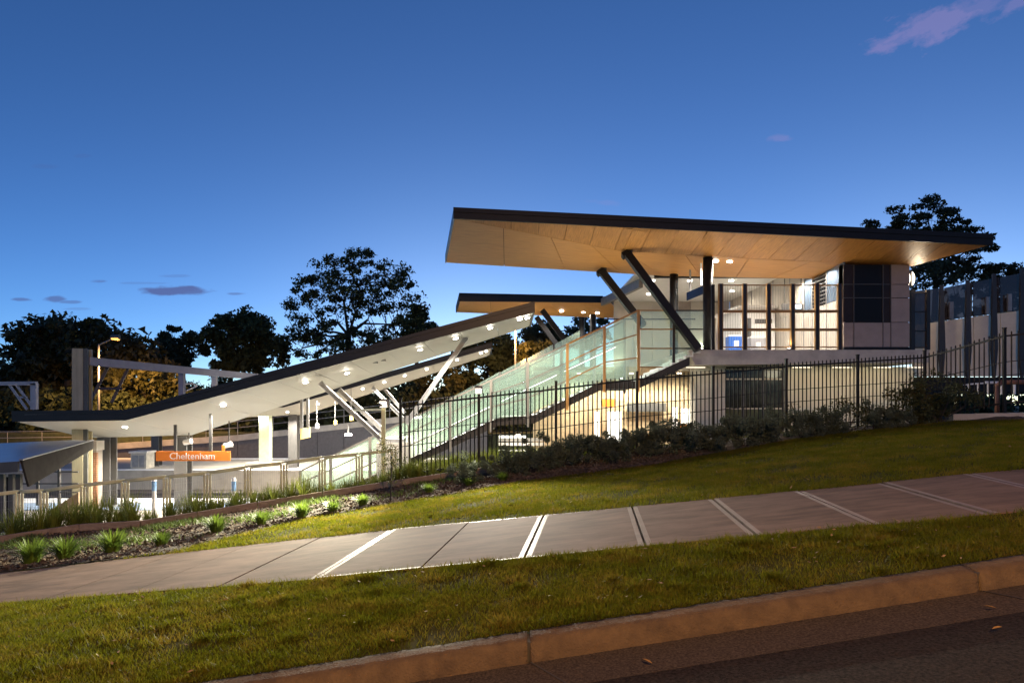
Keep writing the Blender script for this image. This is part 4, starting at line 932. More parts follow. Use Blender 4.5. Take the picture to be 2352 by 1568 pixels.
# glass screens
TL = lambda px: 711+(1470-px)*.4747                     # top rail line in the photo
def z_at(px, y, Y): return P(px, y, Y)
PXP = [1466, 1388, 1303, 1212, 1128, 1034, 940, 850, 760, 690]
def screen(Y, near):
    sc = 1.0; off = 0 if near else 0
    pts = [P(px, 0, YN).x for px in PXP]
    top = {x: P(px, TL(px), YN).z for px, x in zip(PXP, pts)}
    for i, (x, px) in enumerate(zip(pts, PXP)):
        zt = top[x]; zb = zs(x)-.12
        mm = MB(); mm.box(x-.05, x+.05, Y-.05, Y+.05, zb, zt+.03)
        mm.build('post', (lit_bronze_m if i < 3 and near else stair_steel), st)
    for i in range(len(pts)-1):
        xa, xb = pts[i], pts[i+1]; ta, tb = top[xa], top[xb]
        xm = xa-.05; xn = xb+.05
        lt = lambda x: tb+(ta-tb)*(x-xb)/(xa-xb)
        mt = lit_bronze_m if i < 2 and near else stair_steel
        MB().beam((xm, Y, lt(xm)), (xn, Y, lt(xn)), .07, .06).build('top_rail', mt, st)
        da = ta-zs(xa)-.32; db = tb-zs(xb)-.32
        rows = 3
        for r_ in range(rows):
            o0, o1 = r_/rows, (r_+1)/rows
            q = [(xm, lt(xm)-da*o0-.035), (xn, lt(xn)-db*o0-.035), (xn, lt(xn)-db*o1+.02), (xm, lt(xm)-da*o1+.02)]
            if min(q[0][1]-q[3][1], q[1][1]-q[2][1]) > .08:
                MB().prism([(x, Y-.006, z) for x, z in q], (0, .012, 0)).build('glass_panel', stair_glass, st)
            if r_ < rows-1: MB().beam((xm, Y, lt(xm)-da*o1-.008), (xn, Y, lt(xn)-db*o1-.008), .045, .04).build('mid_rail', mt, st)
screen(YN, True); screen(YF, False)
YL = 25.8
# landing screen beside the concourse
xl, xr = P(1470, 0, YL).x, P(1615, 0, YL).x; xmid = P(1547, 0, YL).x
ys = [713, 756, 800, 843]
zr = [P(0, y, YL).z for y in ys]
MB().box(xmid-.05, xmid+.05, YL-.05, YL+.05, zs(xmid)-.1, zr[0]).build('post', bronze_m, st)
for z in zr:
    MB().beam((xl, YL, z), (xmid-.05, YL, z), .05, .045).build('mid_rail', lit_bronze_m, st)
    if z > zr[3]: MB().beam((xmid+.05, YL, z), (xr, YL, z), .05, .045).build('mid_rail', charcoal_m, st)
for a, b in zip(zr[:-1], zr[1:]):
    MB().box(xl+.03, xmid-.055, YL-.006, YL+.006, b+.025, a-.025).build('glass_panel', stair_glass, st)
    if b >= zr[2]-.01: MB().box(xmid+.055, xr, YL-.006, YL+.006, b+.025, a-.025).build('glass_panel', stair_glass, st)
MB().prism([(xmid+.055, YL-.006, zr[2]-.025), (P(1590, 0, YL).x, YL-.006, zr[2]-.025), (P(1582, 0, YL).x, YL-.006, zs(P(1582, 0, YL).x)+.32), (xmid+.055, YL-.006, zs(xmid)+.32)], (0, .012, 0)).build('glass_panel', stair_glass, st)
# far side landing rail
MB().beam((xl-1.0, YF, zr[0]), (xr+.4, YF, zr[0]), .05, .05).build('mid_rail', charcoal_m, st)
# handrail lights inside the stair
for (pa, pb) in ((1440, 1310), (1290, 1150), (1120, 960), (940, 780)):
    A = P(pa, TL(pa)+55, YN); B = P(pb, TL(pb)+55, YN); A.y = B.y = YF-.28
    MB().tube(A, B, .025, n=6).build('handrail', steel_m, st)
    MB().beam(A-Vector((0, 0, .035)), B-Vector((0, 0, .035)), .03, .012).build('handrail_light', lamp_cool, st)
    mid = (A+B)/2; ln = (A-B).length
    o = lamp('AREA', mid-Vector((0, .02, .05)), 78, COOL, st, size=ln, sy=.05)
    d = (A-B).normalized(); zax = Vector((0, .55, .83)); zax = (zax-d*zax.dot(d)).normalized(); yax = zax.cross(d)
    o.rotation_euler = Matrix((d, yax, zax)).transposed().to_euler()

# ------------------------------------------------------------------ main concourse roof
A_, T_ = P(1045, 502, 24), P(2272, 563, 24)
C0, F1, F3 = P(1025, 603, 31), P(1430, 578, 26.4), P(2092, 612, 26.1)
E0, G0 = P(1530, 634, 30), P(1905, 641, 28.6)
ro = thing('concourse_roof', 'broad main roof with timber soffit and dark fascia over the concourse', 'roof', (7, 26, 7.6))
def lerp(a, b, t): return a+(b-a)*t
# front facet, cut into cross panels
nf = 19
nearE = lambda t: A_.lerp(T_, t)
tk = (F1.x-A_.x)/(T_.x-A_.x)
def fold(t):
    x = nearE(t).x
    if x <= F1.x: return A_.lerp(F1, (x-A_.x)/(F1.x-A_.x))
    if x <= F3.x: return F1.lerp(F3, (x-F1.x)/(F3.x-F1.x))
    return F3.lerp(T_, (x-F3.x)/(T_.x-F3.x))
dv = sorted(set(list(np.linspace(0.0, 1, nf+1))+[tk, (F3.x-A_.x)/(T_.x-A_.x)]))
dv = [d for i, d in enumerate(dv) if i == 0 or d-dv[i-1] > .006]
panels(timberY, 'soffit_panel', ro, nearE, fold, dv, .04, .017)
# lower left facet, cut lengthwise
farE = poly([C0, E0])
def lf0(t): return A_.lerp(F1, t)
def lf1(t): return C0.lerp(E0, t)
panels(timberX, 'soffit_panel', ro, lf0, lf1, [0, .27, .55, .8, 1], .04, .02)
panels(timberX, 'soffit_panel', ro, lambda t: F1.lerp(F3, t), lambda t: E0.lerp(G0, t), [0, .22, .44, .66, .83, 1], .04, .02)
up = Vector((0, 0, 1))
MB().prism([A_+Vector((-.05, -.09, -.02)), T_+Vector((.08, -.09, -.02)), T_+Vector((.08, -.09, .20)), A_+Vector((-.05, -.09, .20))], (0, .085, 0)).build('fascia', charcoal_m, ro)
MB().prism([A_+Vector((-.05, -.12, .205)), T_+Vector((.08, -.12, .205)), T_+Vector((.08, -.12, .37)), A_+Vector((-.05, -.12, .37))], (0, .12, 0)).build('gutter', charcoal_m, ro)
MB().prism([A_+Vector((-.05, 0, -.02)), C0+Vector((-.05, 0, -.02)), C0+Vector((-.05, 0, .37)), A_+Vector((-.05, 0, .37))], (.045, 0, 0)).build('side_fascia', M('side_fascia', (.14, .145, .16), .4), ro)
MB().prism([T_+Vector((.02, 0, .0)), F3+Vector((.02, 0, .0)), F3+Vector((.02, 0, .4)), T_+Vector((.02, 0, .37))], (.045, 0, 0)).build('side_fascia', charcoal_m, ro)
m = MB(); h_ = up*.075
m.add([A_+h_, T_+h_, F3+h_, F1+h_], [(0, 1, 2, 3)]); m.add([A_+h_, F1+h_, E0+h_, C0+h_], [(0, 1, 2, 3)]); m.add([F1+h_, F3+h_, G0+h_, E0+h_], [(0, 1, 2, 3)])
m.build('soffit_backing', M('soffit_backing', (.03, .02, .012), .9), ro)  # dark sheet added above the panels to keep their joints dark
m = MB(); h_ = up*.36
m.add([A_+h_, T_+h_, Vector((13.3, 31, T_.z+.4)), C0+h_], [(0, 1, 2, 3)]); m.build('roof_sheet', roofmetal_m, ro)
def roof_light(x, y, Y, power=600, warm=WARM, vis=.1):
    q = P(x, y, Y)
    m = MB(); m.tube(q+Vector((0, 0, -.02)), q+Vector((0, 0, .04)), vis, n=14); m.build('downlight', lamp_white, ro)
    lamp('SPOT', q-Vector((0, 0, .06)), power, warm, ro, size=.09, angle=160, blend=.4)
for (x, y, Y) in ((1644, 600, 26.9), (1676, 601, 26.9), (1722, 629, 29.2), (1785, 606, 27.0), (1820, 632, 29.2), (1888, 611, 27.0), (1591, 624, 29.3)):
    roof_light(x, y, Y)
# columns and struts of the main roof
def rcol(x, ytop, Y, w, zb, lb, mat=charcoal_m):
    a = P(x, ytop, Y); o = thing('roof_column', lb, 'column', (a.x, Y, zb), 'dark round columns under the main roof')
    MB().tube((a.x, Y, zb), (a.x, Y, a.z), w/2, n=20).build('shaft', mat, o, smooth=True)
    MB().tube((a.x, Y, zb), (a.x, Y, zb+.06), w*.75, n=20).build('base_plate', mat, o)
    return o
ZF = 4.06
rcol(1626, 592, 26.5, .38, ZF, 'thick dark round column left of the mesh screen'); rcol(1548, 628, 29.6, .36, ZF, 'thinner-looking round column behind the long front strut')
def added_uplight(par, p, pw, aim=(0, 0, 1)):  # added fittings that brighten the timber soffit from below
    MB().tube(p, p+Vector((0, 0, .07)), .07, n=10).build('added_uplight', steel_d, par); MB().tube(p+Vector((0, 0, .071)), p+Vector((0, 0, .08)), .055, n=10).build('added_uplight_lens', lamp_white, par)
    lamp('SPOT', p+Vector((0, 0, .11)), pw, (1, .86, .62), par, aim=aim, size=.06, angle=140, blend=.8)
added_uplight(ro, Vector((7.15, 25.75, 4.06)), 230, (-.35, -.12, 1)); added_uplight(ro, Vector((7.9, 26.6, 4.06)), 150); added_uplight(ro, Vector((10.4, 25.62, 4.06)), 90, (0, -.25, 1))
added_uplight(st, Vector((4.2, 26.2, 2.95)), 480, (-.75, -.05, 1))
G2 = 'dark raking struts under the main roof'
def rstrut(a, b, w, lb):
    o = thing('roof_strut', lb, 'strut', b, G2); MB().beam(a, b, w*.8, w, up=(0, 1, 0)).build('shaft', charcoal_m, o)
    d = (Vector(a)-Vector(b)).normalized(); MB().beam(Vector(a)-d*.12, Vector(a)+d*.02, w*1.25, w*1.25, up=(0, 1, 0)).build('head_plate', charcoal_m, o); return o
rstrut(P(1438, 580, 26.35), P(1604, 803, 25.12), .34, 'long front raking strut crossing the landing glass to the slab')
rstrut(P(1380, 621, 29.6), P(1478, 748, 28.9), .36, 'shorter rear raking strut above the top stair flight')

# ------------------------------------------------------------------ concourse
co = thing('concourse_building', 'lit concourse with pale walls, dark glazed corner and concrete floor slab', 'building', (9, 26, 3.5))
xs0, xs1 = P(1597, 0, 25.5).x, P(1935, 0, 25.5).x
zt, zb = P(0, 803, 25.5).z, P(0, 838, 25.5).z
MB().prism([(xs0-.25, 25.5, zt-.05), (xs0, 25.5, zb), (15.6, 25.5, zb+.1), (15.6, 25.5, zt), (xs0-.2, 25.5, zt)], (0, 16, 0)).build('floor_slab', conc_m, co)
# corner block, front wall
XW = 12.62; XR = P(2090, 0, 26.0).x; YB = 26.0
z_bot, z_mid, z_top = P(0, 797, YB).z, P(0, 740, YB).z, P(0, 607, YB).z
MB().box(XW, XR, YB-.05, YB+.1, P(0, 809, YB).z, z_bot-.003).build('base_trim', charcoal_m, co)
colx = [XW]+[P(x, 0, YB).x for x in (1961, 2028, 2046)]+[XR]
rowsz = [z_mid, P(0, 684, YB).z, P(0, 653, YB).z, z_top]
for i in range(4):
    xa, xb = colx[i]+.015, colx[i+1]-.015
    if i == 2: pass
    MB().box(xa, xb, YB, YB+.06, z_bot+.01, z_mid-.012).build('wall_panel', wing_m if i < 3 else wing_m, co)
    for za, zb_ in zip(rowsz[:-1], rowsz[1:]):
        MB().box(xa, xb, YB+(.02 if i < 3 else 0), YB+.06, za+.012, zb_-.012).build('window_pane' if i < 3 else 'wall_panel', dglass_m if i == 1 else (M('brown_glass', (.028, .018, .014), .3, spec=.15) if i < 3 else wing_m), co)
for x in colx[1:4]: MB().box(x-.012, x+.012, YB-.02, YB+.03, z_bot, z_top).build('mullion', steel_d, co)
for z in rowsz[1:3]: MB().box(XW, colx[3], YB-.03, YB-.022, z-.012, z+.012).build('transom', steel_d, co)
MB().box(XW+.02, XR-.02, YB+.062, YB+.4, z_bot, z_top).build('inner_core', charcoal_m, co)
# side wall along X = XW going back: pale panels, upper glass, louvre
seg = [26.05, 27.4, 28.7, 29.5, 31, 33, 36, 39.5]
for i, (ya, yb) in enumerate(zip(seg[:-1], seg[1:])):
    z0 = ZF; zt_ = 7.55 if i < 3 else 8.01
    MB().box(XW, XW+.1, ya+.01, yb-.01, z0, 6.05).build('wall_panel', pale_m, co)
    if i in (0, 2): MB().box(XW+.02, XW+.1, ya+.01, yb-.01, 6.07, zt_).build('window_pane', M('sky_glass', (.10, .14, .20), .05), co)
    elif i == 1:
        lo = MB().box(XW+.06, XW+.1, ya+.01, yb-.01, 6.07, zt_).build('louvre_frame', charcoal_m, co)
        for k in range(9): MB().beam((XW, (ya+.03), 6.16+k*.155), (XW, yb-.03, 6.16+k*.155), .09, .02).build('slat', steel_m, lo)
    else: MB().box(XW, XW+.1, ya+.01, yb-.01, 6.07, zt_).build('wall_panel', pale_m, co)
    MB().box(XW-.02, XW+.0, yb-.03, yb+.03, z0, zt_).build('mullion', steel_m, co)
# back wall with doorway, ceiling and bulkhead
for i in range(6):
    xa = 5.9+i*1.12; MB().box(xa+.01, xa+1.11, 39.6, 39.7, ZF, 8.0).build('wall_panel', pale_m if i != 3 else wing_m, co)
MB().box(5.7, 14, 30.35, 39.8, 8.02, 8.12).build('ceiling', white2_m, co)
MB().box(6.3, 12.6, 30.1, 30.3, 7.62, 8.1).build('bulkhead', charcoal_m, co)
MB().beam(P(1472, 650, 32.2), P(1384, 694, 39.6), .2, .42).build('eave_beam', M('grey_eave', (.19, .18, .17), .5), co)
for (x, y) in ((6.8, 33), (8.6, 33), (10.6, 33), (7.4, 37), (9.8, 37), (11.6, 36)):
    MB().tube((x, y, 7.98), (x, y, 8.015), .1, n=12).build('downlight', lamp_white, co)
    lamp('SPOT', (x, y, 7.94), 120, WARM, co, size=.1, angle=160, blend=.4)
# white kiosk in the concourse, ticket machines, monitor, hanging sign
ki = thing('white_kiosk', 'white rendered kiosk block inside the concourse behind the mesh screen', 'kiosk', (11.6, 34, ZF))
MB().box(10.9, 12.55, 32.6, 36, ZF, 6.6).build('body', white2_m, ki); MB().box(10.7, 12.58, 32.3, 36.1, 6.602, 6.72).build('roof', white2_m, ki)
MB().box(11.0, 11.4, 32.56, 32.595, ZF, 6.15).build('door', steel_d, ki); MB().box(11.6, 12.4, 32.55, 32.595, 5.9, 6.1).build('vent', steel_d, ki)
for (x, Y, mt, h, lb) in ((1692, 31.2, blue_m, 1.08, 'blue ticket machine with white panel inside the concourse'), (1742, 31.6, M('grey_machine', (.35, .35, .38), .4), 1.05, 'grey ticket machine right of the blue one')):
    a = P(x, 0, Y); o = thing('ticket_machine', lb, 'machine', (a.x, Y, ZF))
    MB().box(a.x-.35, a.x+.35, Y, Y+.5, ZF, ZF+h).build('body', mt, o); MB().box(a.x-.12, a.x+.1, Y-.02, Y-.002, ZF+h-.45, ZF+h-.2).build('screen', text_m, o); MB().box(a.x-.35, a.x+.35, Y+.02, Y+.5, ZF+h+.002, ZF+h+.08).build('top', white2_m, o)
hs = thing('hanging_direction_sign', 'dark blue direction sign hung on two pale rods by the round columns', 'sign', P(1600, 690, 28))
a, b = P(1577, 683, 28.6), P(1617, 666, 27.4)
MB().prism([a+Vector((0, 0, -.14)), b+Vector((0, 0, -.14)), b+Vector((0, 0, .2)), a+Vector((0, 0, .2))], (.02, .06, 0)).build('sign_board', navy_m, hs)
MB().tube(a+Vector((.15, 0, .2)), a+Vector((.15, 0, 1.35)), .04, n=8).build('hanger', steel_m, hs); MB().tube(b+Vector((-.12, 0, .2)), b+Vector((-.12, 0, 1.6)), .04, n=8).build('hanger', white2_m, hs)
mo = thing('hanging_monitor', 'lit information monitor hung on two rods above the mesh screen', 'monitor', P(1832, 705, 28.5))
a = P(1800, 700, 28.5); b = P(1842, 690, 28.5)
MB().box(a.x-.05, b.x+.05, 28.5, 28.62, P(0, 712, 28.5).z, P(0, 697, 28.5).z).build('case', steel_d, mo)
MB().box(P(1822, 0, 28.5).x, P(1840, 0, 28.5).x, 28.48, 28.498, P(0, 709, 28.5).z, P(0, 699, 28.5).z).build('screen', EM('screen_glow', (.55, .75, 1), 1.6), mo)
for x in (1802, 1840): MB().tube(P(x, 697, 28.55), P(x, 640, 28.55), .02, n=6).build('hanger', steel_d, mo)
ob = thing('oval_wall_lamp', 'glowing half-round wall lamp on the right corner of the concourse', 'wall lamp', P(2090, 640, 26.2))
q = P(2091, 640, 26.3)
m = MB()
for k in range(10):
    th0 = -math.pi/2+math.pi*k/10; th1 = -math.pi/2+math.pi*(k+1)/10
    m.tube(q+Vector((0, 0, .29*math.sin(th0))), q+Vector((0, 0, .29*math.sin(th1))), max(.01, .15*math.cos(th0)), max(.01, .15*math.cos(th1)), n=14, cap=False)
m.build('lamp_globe', lamp_warm, ob, smooth=True); MB().box(q.x-.08, q.x-.02, 26.15, 26.45, q.z-.32, q.z+.32).build('back_plate', steel_d, ob)
lamp('POINT', q+Vector((.5, .2, -.2)), 60, (1, .80, .55), ob, size=.12)

# mesh screen between the round column and the glazed corner
ms = thing('mesh_screen', 'bronze framed screen of vertical wires along the concourse edge', 'screen', P(1790, 800, 25.7))
YS = 25.75; sx = [1655, 1710, 1765, 1820, 1876, 1928]
for i, x in enumerate(sx):
    X_ = P(x, 0, YS).x; MB().box(X_-.055, X_+.055, YS-.07, YS+.07, ZF, P(0, 652, YS).z).build('post', bronze_m, ms)
    for sx_ in (-.085, .06): MB().box(X_+sx_, X_+sx_+.025, YS-.072, YS+.05, ZF, P(0, 652, YS).z).build('lit_edge_strip', lit_bronze_m, ms)  # orange strips paint the post edges lit from inside
for a, b in zip(sx[:-1], sx[1:]):
    xa, xb = P(a, 0, YS).x+.08, P(b, 0, YS).x-.06
    for y, h in ((655, .04), (715, .10), (757, .10), (797, .04)):
        z = P(0, y, YS).z; MB().box(xa, xb, YS-.035, YS+.035, z-h/2, z+h/2).build('rail', lit_bronze_m, ms)
    w = MB(); k = int((xb-xa)/.085)
    for i in range(1, k): x = xa+(xb-xa)*i/k; w.tube((x, YS, ZF+.04), (x, YS, P(0, 655, YS).z), .006, n=3, cap=False)
    kind(w.build('wire_infill', steel_m, ms), 'stuff')
xg = P(1640, 0, YS).x
gp = thing('downpipe', 'dark and white downpipe pair between round column and mesh screen', 'pipe', (xg, YS, ZF))
MB().box(xg-.06, xg+.06, YS+.1, YS+.2, ZF, P(0, 652, YS).z).build('dark_pipe', charcoal_m, gp); MB().tube((xg+.15, YS+.1, ZF), (xg+.15, YS+.1, P(0, 720, YS).z), .035, n=8).build('white_pipe', white2_m, gp)

# ------------------------------------------------------------------ second timber roof beyond the bridge
r2 = thing('far_concourse_roof', 'smaller timber-lined roof beyond the stairs on the island side', 'roof', P(1220, 700, 41))
a, b = P(1057, 691, 39.8), P(1400, 694, 39.8); c, d = P(1049, 717, 45.5), P(1445, 732, 45.5)
panels(timberX, 'soffit_panel', r2, lambda t: a.lerp(b, t), lambda t: c.lerp(d, t), [0, .2, .4, .6, .8, 1], .05, .02)
MB().prism([a+Vector((-.06, -.08, -.03)), b+Vector((-.4, -.08, -.03)), b+Vector((-.4, -.08, .36)), a+Vector((-.06, -.08, .46))], (0, .075, 0)).build('fascia', charcoal_m, r2)
MB().prism([a+Vector((-.06, 0, -.03)), c+Vector((-.06, 0, -.03)), c+Vector((-.06, 0, .4)), a+Vector((-.06, 0, .46))], (.05, 0, 0)).build('side_fascia', charcoal_m, r2)
m = MB(); m.add([a+up*.09, b+up*.09, d+up*.09, c+up*.09], [(0, 1, 2, 3)]); m.build('soffit_backing', bpy.data.materials['soffit_backing'], r2)  # same added dark sheet behind these joints
m = MB(); m.add([a+up*.4, b+up*.34, d+up*.34, c+up*.4], [(0, 1, 2, 3)]); m.build('roof_sheet', roofmetal_m, r2)
for (x, y, Y) in ((1290, 716, 43), (1340, 718, 43.4), (1372, 720, 43.5)):
    q = P(x, y, Y); MB().tube(q, q+Vector((0, 0, .12)), .12, n=10).build('downlight', lamp_white, r2); lamp('SPOT', q-Vector((0, 0, .1)), 700, WARM, r2, size=.1, angle=165)
for (a, b, lb) in ((P(1245, 712, 42), P(1312, 800, 42), 'right-hand raking strut under the far timber roof'), (P(1232, 728, 44.5), P(1285, 800, 44.5), 'left-hand raking strut under the far timber roof')):
    o = thing('roof_strut', lb, 'strut', b, 'raking struts under the far roof'); MB().beam(a, b, .3, .4, up=(0, 1, 0)).build('shaft', charcoal_m, o)
for (x, Y, lb) in ((1362, 43, 'dark round column under the far timber roof, right of its pair'), (1336, 46, 'dark round column under the far timber roof, left of its pair')):
    q = P(x, 722, Y); o = thing('roof_column', lb, 'column', (q.x, Y, ZF), 'round columns under the far roof'); MB().tube((q.x, Y, ZP), (q.x, Y, q.z), .2, n=12).build('shaft', charcoal_m, o)
# far island stair glass rising to the far roof (seen above the near one)
fs_ = thing('far_staircase', 'frosted glass side of the far staircase seen above the near stair rail', 'staircase', P(1100, 850, 41))
for i in range(7):
    xa, xb = 900+i*62, 962+i*62
    ya, yb = 1008-(xa-850)*.515, 1008-(xb-850)*.515
    A, B = P(xa, ya, 41), P(xb, yb, 41)
    MB().prism([A+Vector((.05, 0, 0)), B+Vector((-.05, 0, 0)), B+Vector((-.05, 0, -1.9)), A+Vector((.05, 0, -1.9))], (0, .02, 0)).build('glass_panel', stair_glass, fs_)
    MB().box(A.x-.05, A.x+.05, 40.98, 41.06, A.z-2.2, A.z+.02).build('post', steel_d, fs_)
    MB().prism([A+Vector((.0, .04, -1.95)), B+Vector((0, .04, -1.95)), B+Vector((0, .04, -2.4)), A+Vector((0, .04, -2.4))], (0, 2.6, 0)).build('flight', conc_m, fs_)
lamp('AREA', P(1150, 800, 43.0), 600, COOL, fs_, aim=(0, -.2, -1), size=9, sy=.1)

# ------------------------------------------------------------------ lower level under the concourse
lw = thing('undercroft', 'beige undercroft walls with dark glazed opening below the concourse slab', 'building', (8, 27, ZP))
YU = 27.0
zs_ = P(0, 842, YU).z; zl = -2.1
xsU = [1802, 1862, 1922, 1982, 2042, 2100]
for a, b in zip(xsU[:-1], xsU[1:]):
    MB().box(P(a, 0, YU).x+.012, P(b, 0, YU).x-.012, YU, YU+.1, -1.0, zs_).build('wall_panel', beige_m, lw)
MB().box(P(1592, 0, YU).x, P(1662, 0, YU).x, YU-.3, YU+.5, zl, zs_).build('pier', M('pier_concrete', (.56, .53, .47), .7, var=.08), lw)
xa, xb = P(1664, 0, YU).x, P(1800, 0, YU).x
for i in range(3):
    x0_, x1_ = lerp(xa, xb, i/3)+.03, lerp(xa, xb, (i+1)/3)-.03
    for y0, y1 in ((850, 868), (872, 936), (940, 1010)):
        MB().box(x0_, x1_, YU+.12, YU+.15, P(0, y1, YU).z, P(0, y0, YU).z).build('window_pane', M('dim_glass', (.055, .055, .036), .15, var=.4, scale=1.4) if y0 < 939 else M('green_glass', (.10, .11, .06), .15), lw)
for y in (847, 870, 938): MB().box(xa, xb, YU+.08, YU+.118, P(0, y, YU).z-.03, P(0, y, YU).z+.03).build('transom', beige_m, lw)
for i in range(4): x = lerp(xa, xb, i/3); MB().box(x-.03, x+.03, YU+.06, YU+.078, zl, zs_).build('mullion', steel_d, lw)
MB().box(xa, xb, YU+.16, YU+.3, zl, zs_).build('inner_wall', charcoal_m, lw)
# blockwork wall behind the stair
YV = 30.5
xv = [1225, 1290, 1352, 1412, 1474, 1534, 1592]
for i, (a, b) in enumerate(zip(xv[:-1], xv[1:])):
    xa_, xb_ = P(a, 0, YV).x, P(b, 0, YV).x
    z = -2.0; k = 0
    while z < 3.35:
        n2 = 2
        for j in range(n2):
            o_ = .0 if k % 2 else .25
            x0_ = lerp(xa_, xb_, j/n2)+.008; x1_ = lerp(xa_, xb_, (j+1)/n2)-.008
            link('block', MB().box(x0_, x1_, YV+rng.uniform(0, .012), YV+.2, z+.006, z+.51).mesh('block', tan_m), lw)
        z += .52; k += 1
MB().box(P(1225, 0, YV).x, P(1592, 0, YV).x, YV+.202, YV+.35, -2.05, 3.4).build('core_wall', mortar_m, lw)
MB().box(P(1225, 0, 28.6).x, 4.2, 28.6, YV, 3.38, 3.46).build('soffit', white2_m, lw)
for (xa_, xb_, y0, y1, mt) in ((1366, 1377, 945, 1015, lamp_cool), (1396, 1428, 945, 1015, lamp_cool), (1545, 1556, 935, 1000, lamp_cool), (1565, 1592, 938, 1000, lamp_cool), (1146, 1210, 1000, 1012, lamp_cool)):
    a = P(xa_, y0, 30.1); b = P(xb_, y1, 30.1); MB().box(a.x, b.x, 30.1, 30.16, b.z, a.z).build('lit_doorway', EM('lit_doorway', (1, .97, .9), 1.5), lw)
for (x, y, lb) in ((1398, 925, 'small orange sign at left under the stairs'), (1578, 982, 'orange notice on the undercroft wall near the pale pier')):
    a = P(x, y, 30.0); o = thing('orange_notice', lb, 'notice', a); MB().box(a.x-.3, a.x+.3, 30, 30.04, a.z-.16, a.z+.16).build('board', orange_m, o); MB().box(a.x-.32, a.x+.32, 30.045, 30.06, a.z-.18, a.z+.18).build('back_frame', steel_d, o)
a = P(1440, 925, 30.2); b = P(1530, 945, 30.2); MB().box(a.x, b.x, 30.2, 30.26, b.z, a.z).build('grey_hood', steel_d, lw)
be = thing('platform_bench', 'white slatted bench on the platform under the lower stair landing', 'bench', P(1180, 1035, 28))
q = P(1145, 1035, 28)
for k in range(3): MB().box(q.x, q.x+1.9, 27.8+k*.16, 27.92+k*.16, q.z, q.z+.04).build('slat', white2_m, be)
for k in range(2): MB().box(q.x, q.x+1.9, 28.3, 28.34, q.z+.2+k*.18, q.z+.33+k*.18).build('back_slat', white2_m, be)
for x in (.2, 1.6): MB().box(q.x+x, q.x+x+.06, 27.8, 28.3, ZP, q.z-.002).build('leg', steel_m, be)
# lights added below the stair and slab to brighten the undercroft
for (x, y, Y, pw) in ((1330, 905, 29.4, 620), (1450, 900, 29.4, 620), (1560, 880, 29.2, 620), (1190, 1000, 27.0, 420)):
    q = P(x, y, Y); m = MB(); q.z = 3.34 if x > 1250 else q.z; m.tube(q, q+Vector((0, 0, .045)), .09, n=10); m.build('downlight', lamp_warm, lw)
    lamp('SPOT', q-Vector((0, 0, .08)), pw, (1, .95, .8), lw, size=.3, angle=165)
batten_m = EM('added_batten_diffuser', (1, .9, .68), 1.6)  # battens added to light the beige wall evenly
for xb_ in (6.9, 10.9, 12.4, 13.9, 15.2):
    MB().box(xb_-.35, xb_+.35, 25.62, 25.68, 3.40, 3.43).build('added_batten', batten_m, lw)
    lamp('SPOT', (xb_, 25.65, 3.36), 34 if xb_ > 8 else 26, (1, .89, .62), lw, aim=(0, .75, -1), size=.3, angle=160, blend=.5)
# stair foot lights
for (x, y, Y, pw) in ((800, 1000, 26.8, 1000), (960, 960, 26.8, 600)):
    q = P(x, y, Y); o = thing('bulkhead_light', 'bright bulkhead light over the stair foot at %s' % ('the platform end' if x < 900 else 'the strut footing'), 'light', q)
    MB().tube(q, q+Vector((0, 0, .07)), .14, n=12).build('lens', lamp_white, o); MB().tube(q+Vector((0, 0, .072)), q+Vector((0, 0, .4)), .03, n=6).build('stem', steel_m, o)
    lamp('SPOT', q-Vector((0, 0, .05)), pw, WARM, o, size=.12, angle=170)

# ------------------------------------------------------------------ bridge approach at right
br = thing('bridge_approach', 'beige walled bridge approach with smoked screen and tapered posts at right', 'bridge', (17, 29, 3))
YR = 28.6
for i, (a, b) in enumerate(zip((2100, 2170, 2236, 2298, 2362, 2430), (2170, 2236, 2298, 2362, 2430, 2500))):
    A, B = P(a, 742-(a-2130)*.135, YR), P(b, 742-(b-2130)*.135, YR)
    MB().prism([(A.x+.012, YR, P(0, 864, YR).z), (B.x-.012, YR, P(0, 864, YR).z), (B.x-.012, YR, B.z), (A.x+.012, YR, A.z)], (0, .2, 0)).build('wall_panel', M('bridge_panel', (.74, .68, .55), .65, var=.05) if i == 0 else bpy.data.materials['bridge_panel'], br)
    ta, tb = P(a, 668-max(0, a-2130)*.19, YR), P(b, 668-max(0, b-2130)*.19, YR)
    if a >= 2100: MB().prism([(A.x+.02, YR+.05, A.z+.02), (B.x-.02, YR+.05, B.z+.02), (B.x-.02, YR+.05, tb.z), (A.x+.02, YR+.05, ta.z)], (0, .03, 0)).build('screen_panel', screen_dark, br)
for x, yt in ((2175, 652), (2236, 640), (2297, 625), (2362, 612), (2430, 600)):
    q = P(x, yt, 27.6); zm = P(0, 800, 27.6).z; zb_ = P(0, 868, 27.6).z
    m = MB(); m.prism([(q.x-.07, 27.9, q.z), (q.x+.06, 27.9, q.z), (q.x+.14, 27.9, zm), (q.x+.04, 27.9, zb_), (q.x-.05, 27.9, zb_), (q.x-.13, 27.9, zm)], (0, .09, 0)); m.build('tapered_post', M('post_steel', (.035, .03, .029), .5) if x == 2175 else bpy.data.materials['post_steel'], br)
for x in (2120, 2186, 2270, 2320):
    q = P(x, 728-(x-2130)*.135, 28.5); MB().box(q.x-.08, q.x+.08, 28.5, 28.58, q.z-.2, q.z+.5).build('bracket', steel_m, br)
MB().box(15.7, 30, 28.4, 36, P(0, 872, YR).z-.5, P(0, 866, YR).z).build('deck_edge', charcoal_m, br)
gy = thing('glazed_bay', 'narrow glazed bay with bronze posts right of the concourse corner', 'screen', P(2112, 800, 26.6))
